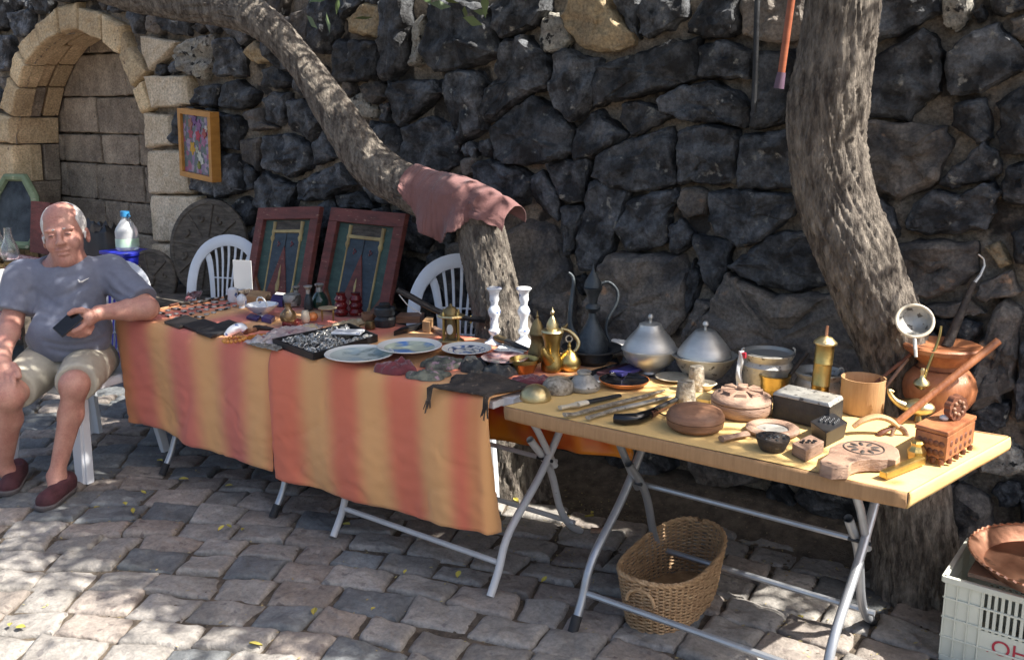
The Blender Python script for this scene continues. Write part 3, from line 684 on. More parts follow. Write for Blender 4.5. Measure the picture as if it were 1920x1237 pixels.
# ================================================================== folding tables
YF, YR = 2.245, 2.83
def folding_table(label, x0, x1, lx, steel, capm, zt=TZ, bar=True, group='folding tables of the stall'):
    c = Vector(((x0+x1)/2, (YF+YR)/2, 0)); t = empty('folding_table', label, 'table', c, 0, group)
    hx, hy = (x1-x0)/2, (YR-YF)/2
    part('tabletop', MB().box((0, 0, zt-.022), (2*hx-.03, 2*hy-.02, .024)), M['white_steel'], t, False, bevel=.004)
    r = .0135
    for X in lx:
        x = X-c.x; sg = 1 if X > c.x else -1
        a = smooth_path([(x, -hy-.03, .012, r), (x, -hy+.015, .085, r), (x, -hy+.075, .20, r), (x, -.02, .36, r), (x, hy-.10, .60, r), (x, hy-.07, zt-.035, r)], .02)
        part('leg', MB().tube([p[:3] for p in a], r, 12, up=(1, 0, 0)), M[steel], t)
        xx = x-sg*.03
        b = smooth_path([(xx, hy-.02, .012, r), (xx, hy-.09, .06, r), (xx, hy-.16, .15, r), (xx, .06, .33, r), (xx, -.06, .47, r)], .02)
        part('leg', MB().tube([p[:3] for p in b], r, 12, up=(1, 0, 0), cap=False).tube([p[:3] for p in b], r*.8, 12, up=(1, 0, 0), cap=False), M[steel], t)
        part('leg_bracket', MB().tube([(xx+sg*.027, .055, .345), (xx+sg*.027, -.05, .50), (xx+sg*.02, -.15, zt-.035)], r*.9, 10, up=(1, 0, 0)), M[steel], t)
        part('pivot_bolt', MB().tube([(x+.02, .005, .382), (x-.045*sg, .005, .382)], .006, 8), M['iron'], t)
        for q, d in ((a[0], (0, .02, .033)), (b[0], (0, -.035, .022))):
            p = Vector(q[:3])
            if capm: part('foot_cap', MB().tube([p-Vector(d)*.35, p+Vector(d)], r*1.22, 10, up=(1, 0, 0)), M[capm], t)
    xa, xb = lx[0]-c.x, lx[1]-c.x
    if bar: part('crossbar', MB().tube([(xa, -hy+.028, .105), (xb, -hy+.028, .105)], .010, 8), M[steel], t)
    part('crossbar', MB().tube([(xa, hy-.11, .085), (xb, hy-.11, .085)], .010, 8), M[steel], t)
    part('crossbar', MB().tube([(xa, .06, .36), (xb, .06, .36)], .009, 8), M[steel], t)
    return t
folding_table('folding table with black feet under the striped cloth beside the seated man', -3.90, -2.76, (-3.57, -2.82), 'grey_steel', 'rubber', bar=False)
folding_table('folding table on chipped white tube legs beneath the plate stacks', -2.75, -1.735, (-2.48, -1.735), 'white_steel', None)
folding_table('folding table on grey tube legs under the bare cardboard top', -1.68, -.50, (-1.41, -.66), 'grey_steel', 'rubber')
# yellow cardboard folded over the right-hand table
FLc, FRc, BRc = atz(948, 762, TZ), atz(1702, 922, TZ), atz(1890, 819, TZ); BLc = FLc+(BRc-FRc)*.93+Vector((.02, 0, 0))
cb = empty('cardboard_cover', 'yellow cardboard sheet folded over the edge of the right-hand table', 'cardboard', FLc)
def lc(p): return Vector(p)-FLc
def cbt(u, v):
    a = FLc.lerp(FRc, u); b = BLc.lerp(BRc, u); p = a.lerp(b, v)
    return lc(p)+Vector((0, 0, .003*noise2(p.x*4, p.y*4)+(.002 if u < .87 else -.001)))
part('top_sheet', MB().grid(cbt, 44, 14), M['cardboard'], cb, True, angle=20)
def flap(A, Bp, d0, d1, nm, out, m='kraft_shaded'):
    def fn(u, v):
        p = A.lerp(Bp, u); z = -(d0+(d1-d0)*u)*v*(1+.10*noise2(p.x*5+3, p.y*5, 1)*v)
        o = out*(.004+.010*v*noise2(p.x*3.1, p.y*3, 7)+.003*sin(v*3)); return lc(p)+o+Vector((0, 0, z+.001))
    ob = part(nm, MB().grid(fn, 40, 5), M[m], cb, True, angle=30); s_ = ob.modifiers.new('thick', 'SOLIDIFY'); s_.thickness = .004; s_.offset = 0
flap(FLc, FRc, .042, .046, 'front_flap', Vector((0, -1, 0))); flap(FRc, BRc, .046, .036, 'side_flap', Vector((1, -.1, 0)), 'cardboard'); flap(BLc, BRc, .03, .03, 'rear_flap', Vector((0, 1, 0)))
flap(FLc, BLc, .035, .03, 'side_flap', Vector((-1, 0, 0)))
# ------------------------------------------------------------------ striped cloths
def stripe_mat(name, stops):
    m, nt, b = NT(name); N = nt.nodes.new; L = nt.links.new
    uv = N('ShaderNodeUVMap'); sx = N('ShaderNodeSeparateXYZ'); L(uv.outputs[0], sx.inputs[0])
    rp = N('ShaderNodeValToRGB'); rp.color_ramp.interpolation = 'B_SPLINE' if False else 'EASE'
    el = rp.color_ramp.elements
    while len(el) > 1: el.remove(el[-1])
    el[0].position = stops[0][0]; el[0].color = (*stops[0][1], 1)
    for p, c in stops[1:]: e = el.new(p); e.color = (*c, 1)
    tc = N('ShaderNodeTexCoord'); nz = N('ShaderNodeTexNoise'); nz.inputs['Scale'].default_value = 3; L(tc.outputs['Object'], nz.inputs['Vector'])
    ma = N('ShaderNodeMath'); ma.operation = 'MULTIPLY_ADD'; L(nz.outputs[0], ma.inputs[0]); ma.inputs[1].default_value = .012; L(sx.outputs[0], ma.inputs[2])
    L(ma.outputs[0], rp.inputs[0]); L(rp.outputs[0], b.inputs['Base Color']); b.inputs['Roughness'].default_value = .95
    n2 = N('ShaderNodeTexNoise'); n2.inputs['Scale'].default_value = 11; n2.inputs['Detail'].default_value = 5; L(tc.outputs['Object'], n2.inputs['Vector'])
    n3 = N('ShaderNodeTexNoise'); n3.inputs['Scale'].default_value = 420; L(tc.outputs['Object'], n3.inputs['Vector'])
    ad = N('ShaderNodeMath'); ad.operation = 'MULTIPLY_ADD'; L(n3.outputs[0], ad.inputs[0]); ad.inputs[1].default_value = .12; L(n2.outputs[0], ad.inputs[2])
    bp = N('ShaderNodeBump'); bp.inputs['Strength'].default_value = .35; bp.inputs['Distance'].default_value = .012; L(ad.outputs[0], bp.inputs['Height']); L(bp.outputs[0], b.inputs['Normal'])
    b.inputs['Sheen Weight'].default_value = .15
    tr = N('ShaderNodeBsdfTranslucent'); L(rp.outputs[0], tr.inputs[0]); mx = N('ShaderNodeMixShader'); mx.inputs[0].default_value = .22
    L(b.outputs[0], mx.inputs[1]); L(tr.outputs[0], mx.inputs[2]); L(mx.outputs[0], nt.nodes['Material Output'].inputs[0])
    return m
def lerp_list(l, t):
    for (a, p), (b, q) in zip(l, l[1:]):
        if t <= b: f = (t-a)/(b-a); return tuple(x+(y-x)*f for x, y in zip(p, q))
    return l[-1][1]
def striped_cloth(name, label, topl, hem, stops, yr, seed, extra=0.0, side=False):
    A, Bp = atz(*topl[0], TZ+.004), atz(*topl[1], TZ+.004)
    A.y = Bp.y = YF-.008-extra; zt = TZ+.005+extra
    xs = [h[0] for h in hem]; hl = [((h[0]-xs[0])/(xs[-1]-xs[0]), h) for h in hem]
    cl = MB(); NV0, NV1 = 10, 40; nv = NV0+NV1; nu = 110
    def fn(u, v):
        j = v*nv
        topx = A.x+(Bp.x-A.x)*u
        if j <= NV0:
            t = j/NV0; y = yr+(A.y-yr)*t; topx += .10*u*(1-t) if side else 0
            return Vector((topx, y, zt+.0025*abs(noise2(topx*6, y*6, seed))))
        t = (j-NV0)/NV1
        h = lerp_list(hl, u); e = aty(h[0], h[1], A.y-.012)
        x = topx+(e.x-topx)*t**.85; z = zt+(e.z-zt)*t
        rd = .018*(1-math.exp(-t*22)); fold = (.5+.5*sin(x*15+seed+1.1*noise2(x*2.2, t*1.2, seed)))*.024+.018*noise2(x*6, t*2.0, seed+2)+.005*noise2(x*20, t*12, seed)-.006*max(0, 1-abs(noise2(x*3+t*2.2, t*3-x, seed+9))*14)
        bil = .030*sin(t*2.6)*(.6+.5*noise2(x*1.4, 0, seed))
        y = A.y-rd-fold*t**.7-bil*.6
        if u < .03: y += (1-u/.03)*.03*t
        if u > .975 and side: y += ((u-.975)/.025)**2*.06*t
        z += .003*noise2(x*14, t*9, seed) if t > .02 else 0
        return Vector((x, y, z))
    cl.grid(fn, nu, nv, True)
    o = solo(name, label, 'tablecloth', cl, stripe_mat(name, stops), (0, 0, 0), 0, 'striped tablecloths', angle=80)
    s_ = o.modifiers.new('thick', 'SOLIDIFY'); s_.thickness = .0015; s_.offset = 1
    return o
RD, YL, OR = (.80, .225, .13), (.86, .47, .20), (.78, .32, .14); RP = (.76, .225, .165)
def stops(pxs, x0, x1): return [((p-x0)/(x1-x0), c) for p, c in pxs]
striped_cloth('striped_tablecloth', 'pinkish red and yellow striped cloth hanging beside the seated man', ((208, 594), (520, 661)),
  [(247, 785), (305, 801), (362, 829), (430, 852), (522, 880)], [(0, YL), (.05, OR), (.14, RP), (.18, RP), (.285, YL), (.31, YL), (.43, RP), (.47, RP), (.59, YL), (.62, YL), (.74, RP), (.78, RP), (.90, YL), (.94, YL), (1, OR)], YR+.03, 1.3)
striped_cloth('striped_tablecloth', 'orange red and yellow striped cloth hanging below the plate stacks', ((511, 658), (927, 747)),
  [(515, 888), (600, 914), (691, 940), (790, 967), (889, 988), (905, 992), (926, 1006)], [(0, RD), (.03, RD), (.12, RD), (.22, YL), (.26, YL), (.36, RD), (.41, RD), (.49, YL), (.53, YL), (.62, RD), (.68, RD), (.77, YL), (.82, YL), (.90, RD), (.955, OR), (1, YL)], YR+.02, 5.1, .004, True)
# glossy orange cloth hanging under the gap between the two tables
oc = MB()
def ocf(u, v):
    a = aty(915+(1187-915)*u, 745+(815-745)*u, 2.62); b = aty(915+(1187-915)*u, 822+(863-822)*u, 2.62); p = a.lerp(b, v)
    p.y += .012*sin(u*17)*v+.02*noise2(u*6, v*2, 4); return p
oc.grid(ocf, 40, 8, True)
om, nt, b = NT('orange_satin'); N = nt.nodes.new; nz = N('ShaderNodeTexNoise'); nz.inputs['Scale'].default_value = 4.5; nz.inputs['Detail'].default_value = 2
tc = N('ShaderNodeTexCoord'); nt.links.new(tc.outputs['Object'], nz.inputs[0]); rp = N('ShaderNodeValToRGB'); rp.color_ramp.elements[0].position = .42; rp.color_ramp.elements[1].position = .60
rp.color_ramp.elements[0].color = (.48, .035, .01, 1); rp.color_ramp.elements[1].color = (.72, .26, .02, 1); nt.links.new(nz.outputs[0], rp.inputs[0]); nt.links.new(rp.outputs[0], b.inputs[0]); b.inputs['Roughness'].default_value = .35
o = solo('orange_cloth', 'glossy red and orange cloth hanging beneath the cardboard top', 'cloth', oc, om); s_ = o.modifiers.new('t', 'SOLIDIFY'); s_.thickness = .003
pw = atz(942, 752, TZ-.01); solo('white_card', 'small white card showing at the end of the striped cloth', 'card', MB().box((0, 0, 0), (.05, .10, .035)), M['white_plastic'], pw+Vector((-.005, .08, -.012)), bevel=.003)
# ================================================================== plastic chairs
def chair(label, loc, rz, sc=1.0):
    t = empty('plastic_chair', label, 'chair', loc, rz, 'white plastic chairs'); W = M['white_plastic']
    def seatf(u, v):
        x = (u-.5)*.44*(1-.12*v); y = -.21+.42*v
        return Vector((x, y, .425-.018*sin(pi*u)*sin(pi*v)-.03*max(0, .12-v)/.12))*sc
    o = part('seat', MB().grid(seatf, 14, 12), W, t, True, angle=70); m = o.modifiers.new('t', 'SOLIDIFY'); m.thickness = .014*sc
    part('seat_apron', MB().tube([Vector(p)*sc for p in ((-.215, -.20, .405), (-.21, .2, .405), (.21, .2, .405), (.215, -.20, .405))], .018*sc, 8, closed=True), W, t)
    for sx in (-1, 1):
        for fy, yb in ((-.19, -.225), (.185, .25)):
            a = Vector((sx*.195, fy, .41)); b_ = Vector((sx*.232, yb, 0)); w0, w1 = .036, .024; d = .012; q = -1 if fy < 0 else 1
            bq = [b_+Vector((-w1, -d, 0)), b_+Vector((w1, -d, 0)), b_+Vector((w1, d, 0)), b_+Vector((-w1, d, 0))]
            tq = [a+Vector((-w0, -d, 0)), a+Vector((w0, -d, 0)), a+Vector((w0, d, 0)), a+Vector((-w0, d, 0))]
            mb = MB().hexa([v*sc for v in bq], [v*sc for v in tq])
            b2 = [b_+Vector((sx*w1-d, 0, 0)), b_+Vector((sx*w1+d, 0, 0)), b_+Vector((sx*w1+d, -q*w1*1.6, 0)), b_+Vector((sx*w1-d, -q*w1*1.6, 0))]
            if (b2[1]-b2[0]).cross(b2[2]-b2[1]).z < 0: b2 = b2[::-1]
            t2 = [v+(a-b_) for v in b2]; mb.hexa([v*sc for v in b2], [v*sc for v in t2])
            part('leg', mb, W, t, False, bevel=.003)
    arc = [(-.205, .20, .40, .03)]
    for k in range(13):
        an = pi-pi*k/12; arc.append((.205*cos(an), .215+.075*sin(an)**.7, .62+.255*sin(an)**.75 if 0 < k < 12 else .60, .033 if 2 < k < 10 else .030))
    arc.append((.205, .20, .40, .03))
    sp = smooth_path(arc, .02)
    part('back_frame', MB().tube([Vector(p[:3])*sc for p in sp], [p[3]*sc for p in sp], 10, .38, up=(0, 1, 0)), W, t)
    for sx in (-1, 1):
        sp = smooth_path([(sx*.075, .205, .42, .015), (sx*.085, .235, .60, .015), (sx*.115, .270, .75, .018), (sx*.145, .28, .815, .02)], .02)
        part('back_strut', MB().tube([Vector(p[:3])*sc for p in sp], [p[3]*sc for p in sp], 8, .4, up=(0, 1, 0)), W, t)
    for k in range(5):
        x = (k-2)*.024; sp = smooth_path([(x, .207, .42, .006), (x*1.1, .238, .60, .006), (x*1.5, .275, .76, .007), (x*1.8, .286, .85, .008)], .03)
        part('back_slat', MB().tube([Vector(p[:3])*sc for p in sp], [p[3]*sc for p in sp], 6, .6, up=(0, 1, 0)), W, t)
    for zz in (.56, .67): part('back_rail', MB().tube([Vector((-.085, .228+(zz-.56)*.24, zz))*sc, Vector((.085, .228+(zz-.56)*.24, zz))*sc], .004*sc, 6), W, t)
    return t
chair('white plastic chair with the seated man on it', (-4.02, 2.12, 0), radians(10), .98)
q = aty(428, 450, 3.12); chair('white plastic chair with a paper hung on its back, by the carved round board', (q.x+.02, 2.92, 0), radians(22), q.z/.89)
q = aty(893, 490, 3.16); chair('white plastic chair standing behind the leaning tree trunk', (q.x+.0, 2.95, 0), radians(26), q.z/.89)
# ================================================================== seated man (one smooth body from blended volumes)
class SDF:
    def __init__(s, lo, hi, res):
        s.lo = np.array(lo, np.float32); s.res = res; s.n = [int((h-l)/res)+1 for l, h in zip(lo, hi)]
        s.f = np.full(s.n, 1.0, np.float32)
    def win(s, lo, hi, pad):
        a = [max(0, int((l-pad-q)/s.res)) for l, q in zip(lo, s.lo)]; b = [min(n, int((h+pad-q)/s.res)+2) for h, q, n in zip(hi, s.lo, s.n)]
        if any(x >= y for x, y in zip(a, b)): return None, None
        g = np.meshgrid(*[s.lo[i]+np.arange(a[i], b[i], dtype=np.float32)*s.res for i in range(3)], indexing='ij')
        return tuple(slice(x, y) for x, y in zip(a, b)), g
    def put(s, sl, d, k, sub=False):
        f = s.f[sl]
        if sub: d = -d; h = np.clip(.5+.5*(d-f)/k, 0, 1); s.f[sl] = f*(1-h)+d*h+k*h*(1-h)
        else: h = np.clip(.5+.5*(d-f)/k, 0, 1); s.f[sl] = d*(1-h)+f*h-k*h*(1-h)
    def cap(s, a, b, ra, rb, k=.02, sub=False):
        a, b = np.array(a, np.float32), np.array(b, np.float32); r = max(ra, rb)+k
        sl, g = s.win(np.minimum(a, b), np.maximum(a, b), r+.03)
        if sl is None: return
        ab = b-a; t = sum((g[i]-a[i])*ab[i] for i in range(3))/max(1e-9, float(ab@ab)); t = np.clip(t, 0, 1)
        d = np.sqrt(sum((g[i]-a[i]-t*ab[i])**2 for i in range(3)))-(ra+(rb-ra)*t); s.put(sl, d, k, sub)
    def ell(s, c, r, M_=None, k=.02, sub=False):
        c = np.array(c, np.float32); r = np.array(r, np.float32); R = float(max(r))+k+.03
        sl, g = s.win(c, c, R)
        if sl is None: return
        p = [g[i]-c[i] for i in range(3)]
        if M_ is not None:
            m = np.array(M_.transposed(), np.float32); p = [m[i, 0]*p[0]+m[i, 1]*p[1]+m[i, 2]*p[2] for i in range(3)]
        k0 = np.sqrt(sum((p[i]/r[i])**2 for i in range(3))); k1 = np.sqrt(sum((p[i]/r[i]**2)**2 for i in range(3)))+1e-9
        s.put(sl, k0*(k0-1)/k1, k, sub)
    def clip(s, p, n):       # cut away everything on the side the normal points to
        g = np.meshgrid(*[s.lo[i]+np.arange(s.n[i], dtype=np.float32)*s.res for i in range(3)], indexing='ij', sparse=True)
        s.f = np.maximum(s.f, sum((g[i]-p[i])*n[i] for i in range(3)))
    def mesh(s):
        f = s.f; inn = f < 0; n = s.n
        c = [inn[i:n[0]-1+i, j:n[1]-1+j, k:n[2]-1+k] for i in (0, 1) for j in (0, 1) for k in (0, 1)]
        tot = sum(x.astype(np.int8) for x in c); act = (tot > 0) & (tot < 8)
        I = np.argwhere(act); idx = -np.ones(act.shape, np.int64); idx[act] = np.arange(len(I))
        acc = np.zeros((len(I), 3)); cnt = np.zeros((len(I), 1))
        E_ = [((0,0,0),(1,0,0)),((0,1,0),(1,1,0)),((0,0,1),(1,0,1)),((0,1,1),(1,1,1)),((0,0,0),(0,1,0)),((1,0,0),(1,1,0)),((0,0,1),(0,1,1)),((1,0,1),(1,1,1)),((0,0,0),(0,0,1)),((1,0,0),(1,0,1)),((0,1,0),(0,1,1)),((1,1,0),(1,1,1))]
        for a, b in E_:
            fa = f[I[:, 0]+a[0], I[:, 1]+a[1], I[:, 2]+a[2]]; fb = f[I[:, 0]+b[0], I[:, 1]+b[1], I[:, 2]+b[2]]
            m = (fa < 0) != (fb < 0); t = np.where(m, fa/(fa-fb+1e-12), 0)[:, None]
            p = np.array(a)+t*(np.array(b)-np.array(a)); acc += np.where(m[:, None], p, 0); cnt += m[:, None]
        V = (I+acc/np.maximum(cnt, 1))*s.res+s.lo; Q = []
        for ax in range(3):
            u, v = (ax+1) % 3, (ax+2) % 3
            sl0 = [slice(None)]*3; sl1 = [slice(None)]*3; sl0[ax] = slice(0, n[ax]-1); sl1[ax] = slice(1, n[ax])
            A_, B_ = inn[tuple(sl0)], inn[tuple(sl1)]; E2 = np.argwhere(A_ != B_)
            E2 = E2[(E2[:, u] > 0) & (E2[:, v] > 0) & (E2[:, u] < n[u]-1) & (E2[:, v] < n[v]-1)]
            fl = A_[E2[:, 0], E2[:, 1], E2[:, 2]]
            def at(du, dv): q = E2.copy(); q[:, u] -= du; q[:, v] -= dv; return idx[q[:, 0], q[:, 1], q[:, 2]]
            q = np.stack([at(1, 1), at(0, 1), at(0, 0), at(1, 0)], 1); q[~fl] = q[~fl][:, ::-1]; Q.append(q)
        Q = np.concatenate(Q); Q = Q[(Q >= 0).all(1)]
        mb = MB(); mb.v = [tuple(v) for v in V.tolist()]; mb.f = [tuple(q) for q in Q.tolist()]; return mb
man = empty('person', 'seated man in a blue-grey t-shirt and beige shorts holding a phone', 'person', (-4.0, 2.0, 0))
MO = Vector(man.location)
def J(x, y, d): return atd(x, y, d)
def pm(n, d): return n*d/FPX
BT = -F_; BT = Vector((BT.x, BT.y, 0)).normalized()      # towards the viewer, level
lo, hi = (-4.62, 1.50, -.01), (-3.45, 2.62, 1.42)
# joints
shL, shR = J(206, 508, 4.17), J(45, 518, 4.10)
elL = atz(276, 578, TZ+.065); wrL = J(186, 586, 3.98); haL = J(158, 598, 3.93)
elR = J(22, 602, 4.05); wrR = J(6, 665, 3.86); haR = J(8, 692, 3.80)
pel = J(137, 672, 4.24); bel = J(132, 617, 4.13); che = J(128, 548, 4.15); nec = J(127, 500, 4.14); hed = J(121, 437, 4.08)
hpL, hpR = J(172, 672, 4.22), J(96, 672, 4.19); knL, knR = J(140, 722, 3.80), J(17, 742, 3.76)
anL, anR = J(106, 892, 3.86), J(8, 876, 3.97)
def headM(tilt=radians(-7), nod=radians(-6), turn=radians(14)):
    ex = R_.copy(); ey = -BT; ez = Z_.copy(); B0 = Matrix((ex, ey, ez)).transposed()
    return B0 @ Matrix.Rotation(turn, 3, 'Z') @ Matrix.Rotation(nod, 3, 'X') @ Matrix.Rotation(tilt, 3, 'Y')
HM = headM()                                     # local: x his left (picture right), -y face, z up
HS = 1.10
def H(x, y, z): return hed+HM@Vector((x, y, z))*HS
def head_to(S):
    S.ell(H(0, .012, .035), (.078*HS, .096*HS, .088*HS), HM, .01)            # cranium
    S.ell(H(0, -.022, -.022), (.066*HS, .074*HS, .085*HS), HM, .02)          # face
    S.ell(H(0, -.034, -.078), (.050*HS, .052*HS, .048*HS), HM, .025)         # jaw
    S.ell(H(0, -.070, -.108), (.024*HS, .020*HS, .020*HS), HM, .02)          # chin
    S.ell(H(0, -.020, -.112), (.052*HS, .050*HS, .030*HS), HM, .03)          # soft chin
    for s in (-1, 1):
        S.ell(H(s*.038, -.066, -.042), (.024*HS, .022*HS, .026*HS), HM, .018)    # cheek
        S.ell(H(s*.031, -.082, .014), (.026*HS, .012*HS, .009*HS), HM, .010)     # brow
        S.ell(H(s*.029, -.092, -.006), (.017*HS, .014*HS, .011*HS), HM, .006, True)  # eye hollow
        S.ell(H(s*.029, -.080, -.007), (.015*HS, .012*HS, .011*HS), HM, .004)    # lids
        S.ell(H(s*.080, .012, -.020), (.010*HS, .020*HS, .032*HS), HM, .006)     # ear
        S.ell(H(s*.086, .004, -.020), (.006*HS, .010*HS, .016*HS), HM, .004, True)
        S.ell(H(s*.012, -.104, -.040), (.010*HS, .012*HS, .008*HS), HM, .006)    # nostril
        S.cap(H(s*.020, -.096, -.040), H(s*.036, -.080, -.072), .0035, .003, .005, True)    # fold beside the mouth
        S.cap(H(s*.017, -.110, .002), H(s*.019, -.101, -.003), .003, .002, .004, True)
    S.cap(H(0, -.092, .008), H(0, -.112, -.034), .009, .012, .010)      # nose
    S.ell(H(0, -.113, -.038), (.012*HS, .012*HS, .010*HS), HM, .006)
    S.ell(H(0, -.090, -.066), (.026*HS, .012*HS, .007*HS), HM, .008)             # upper lip
    S.ell(H(0, -.088, -.082), (.022*HS, .012*HS, .007*HS), HM, .006)             # lower lip
    S.cap(H(-.024, -.096, -.0745), H(.024, -.096, -.0745), .0028, .0028, .003, True)
    for k, z in enumerate((.035, .048, .060)): S.cap(H(-.035, -.088+k*.006, z), H(.035, -.088+k*.006, z), .0022, .0022, .004, True)
def finger(S, pts, r0, r1, k=.004):
    for i in range(len(pts)-1):
        a = r0+(r1-r0)*i/(len(pts)-1); b = r0+(r1-r0)*(i+1)/(len(pts)-1); S.cap(pts[i], pts[i+1], a, b, k)
S = SDF(lo, hi, .0052)
# torso core (under the shirt), neck, head
S.ell(bel, (.152, .14, .17), None, .05); S.ell(che, (.158, .10, .17), None, .05); S.cap(shL, shR, .055, .055, .05)
S.cap(nec+Vector((0, 0, -.06)), nec+Vector((0, 0, .03)), .078, .068, .04); S.cap(nec, H(0, .012, -.05), .064, .062, .03)
head_to(S)
# legs
S.ell(pel, (.17, .15, .11), None, .05)
for hp, kn, an in ((hpL, knL, anL), (hpR, knR, anR)):
    S.cap(hp, kn, .086, .054, .03); S.ell(kn+BT*.010+Vector((0, 0, .004)), (.050, .050, .054), None, .03)
    mid = kn.lerp(an, .33)-BT*.02; S.cap(kn, mid, .046, .047, .025); S.cap(mid, an, .046, .029, .025); S.cap(kn.lerp(an, .05)+BT*.018, an+BT*.006, .030, .021, .015)
    for s in (-1, 1): S.ell(an+R_*s*.024, (.014, .014, .016), None, .012)
footL, footR = atz(99, 932, .03), atz(22, 905, .03)
S.cap(anL, footL-BT*.02, .030, .030, .03); S.cap(anR, footR-BT*.02, .030, .030, .03)
# arms
S.cap(shL, elL, .056, .048, .03); m_ = elL.lerp(wrL, .35); S.cap(elL, m_, .046, .047, .02); S.cap(m_, wrL, .046, .030, .02)
S.cap(shR, elR, .054, .044, .03); m_ = elR.lerp(wrR, .35); S.cap(elR, m_, .043, .043, .02); S.cap(m_, wrR, .042, .028, .02)
# hand with the phone (his left): palm, thumb above, four fingers under the phone
ph = J(126, 605, 3.885); pl = J(163, 598, 3.93)
S.cap(wrL, J(172, 594, 3.95), .029, .030, .015); S.ell(pl, (.036, .026, .036), None, .02)
finger(S, [J(168, 586, 3.93), J(152, 582, 3.905), J(139, 583, 3.885), J(130, 588, 3.875)], .016, .011)
for i, (a, b, c, d) in enumerate((((160, 606), (150, 616), (138, 621), (120, 622)), ((164, 609), (155, 621), (142, 626), (128, 627)), ((169, 611), (161, 624), (150, 629), (137, 630)), ((173, 612), (167, 624), (158, 629), (148, 631)))):
    dd = 3.915+i*.016
    finger(S, [J(*a, dd), J(*b, dd-.02), J(*c, dd-.025), J(*d, dd-.01)], .0125-.0006*i, .0095-.0006*i)
# hand resting on his right knee, fingers hanging over it
S.cap(wrR, J(6, 682, 3.81), .031, .033, .015); S.ell(J(7, 690, 3.80), (.040, .032, .030), None, .02)
for i, x in enumerate((24, 13, 2, -9)):
    finger(S, [J(x*.7+3, 694, 3.785-.004*i), J(x, 706, 3.755), J(x+2, 720-abs(i-1)*1.2, 3.735), J(x+3, 733-abs(i-1)*2.5, 3.73)], .0125-.0005*i, .0095-.0005*i)
finger(S, [J(24, 684, 3.80), J(33, 694, 3.775), J(36, 706, 3.76)], .014, .011)
def local(mb): mb.v = [(v[0]-MO.x, v[1]-MO.y, v[2]-MO.z) for v in mb.v]; return mb
body = part('body', local(S.mesh()), M['skin'], man, True, angle=80)
sm = body.modifiers.new('s', 'SMOOTH'); sm.factor = .5; sm.iterations = 2
# hair: white fringe round a balding crown, eyebrows
S = SDF(hed-Vector((.16, .16, .18)), hed+Vector((.16, .16, .18)), .0045)
S.ell(H(0, .016, .034), (.083*HS, .099*HS, .091*HS), HM, .01)
S.ell(H(0, -.075, .085), (.064*HS, .115*HS, .062*HS), HM, .012, True); S.ell(H(0, -.115, -.03), (.10*HS, .105*HS, .13*HS), HM, .012, True); S.ell(H(0, 0, -.11), (.12*HS, .14*HS, .085*HS), HM, .01, True)
for s in (-1, 1): S.cap(H(s*.016, -.094, .016), H(s*.046, -.080, .014), .0045, .003, .003); S.cap(H(s*.077, -.014, -.008), H(s*.075, -.020, -.030), .007, .004, .006)
hr = part('hair', local(S.mesh()), M['hair'], man, True, angle=80)
S = SDF(hed-Vector((.16, .16, .18)), hed+Vector((.16, .16, .18)), .003)
for s in (-1, 1):
    ey = MB().tube([H(s*.018, -.0935, -.006)-MO, H(s*.029, -.0955, -.0065)-MO, H(s*.041, -.0885, -.008)-MO], [.0012, .0030, .0012], 8, .7, up=(0, 0, 1)); part('eye', ey, M['black'], man)
# shirt
def cloth_noise(mb, amp, sx, seed, vert=1.0):
    out = []
    for v in mb.v:
        p = Vector(v); n1 = noise.noise(Vector((p.x*sx, p.y*sx, p.z*sx*vert+seed))); n2 = noise.noise(Vector((p.x*sx*2.3+4, p.y*sx*2.3, p.z*sx*2.3*vert)))
        a = amp*((1-abs(n1)*2.2)*.7+n2*.5); d = (p-Vector((bel.x-MO.x, bel.y-MO.y, p.z))); d = d.normalized() if d.length > 1e-4 else Vector((0, 0, 0)); out.append(tuple(p+d*a))
    mb.v = out; return mb
S = SDF(lo, hi, .0065)
S.ell(bel+BT*.012+Vector((0, 0, -.01)), (.184, .172, .160), None, .06); S.ell(che+Vector((0, 0, .0)), (.188, .128, .182), None, .06); S.cap(shL+Vector((0, 0, -.012)), shR+Vector((0, 0, -.012)), .072, .072, .06)
S.ell(pel+Vector((0, 0, .03)), (.178, .155, .085), None, .05)
S.cap(nec+Vector((0, 0, -.07)), nec+Vector((0, 0, -.02)), .105, .092, .03)
eL = shL.lerp(elL, .80); eR = shR.lerp(elR, .74)
S.cap(shL, eL, .074, .076, .03); S.cap(shR, eR, .076, .078, .03)
nd = (elL-shL).normalized(); S2 = S.f.copy()
# sleeve ends and hem cut clean
def sleeve_cut(S, e, d, rad):
    g = np.meshgrid(*[S.lo[i]+np.arange(S.n[i], dtype=np.float32)*S.res for i in range(3)], indexing='ij', sparse=True)
    pl_ = sum((g[i]-e[i])*d[i] for i in range(3)); r2 = np.sqrt(sum((g[i]-e[i])**2 for i in range(3)))
    S.f = np.where(r2 < rad, np.maximum(S.f, pl_), S.f)
sleeve_cut(S, eL+nd*.012, nd, .13); nd2 = (elR-shR).normalized(); sleeve_cut(S, eR+nd2*.012, nd2, .13)
S.clip(J(137, 668, 4.05)+Vector((0, 0, -.026)), tuple(-(Z_*.96-BT*.28).normalized()))
S.ell(nec+Vector((0, 0, .052))+BT*.03, (.083, .095, .066), None, .012, True)
def on_shirt(px_, py_):
    d0 = ray(px_, py_)
    for t in np.linspace(3.75, 4.35, 300):
        p = C_+d0*float(t); i = [min(S.n[k]-1, max(0, int((p[k]-S.lo[k])/S.res))) for k in range(3)]
        if S.f[i[0], i[1], i[2]] < 0.006: return p
    return C_+d0*4.0
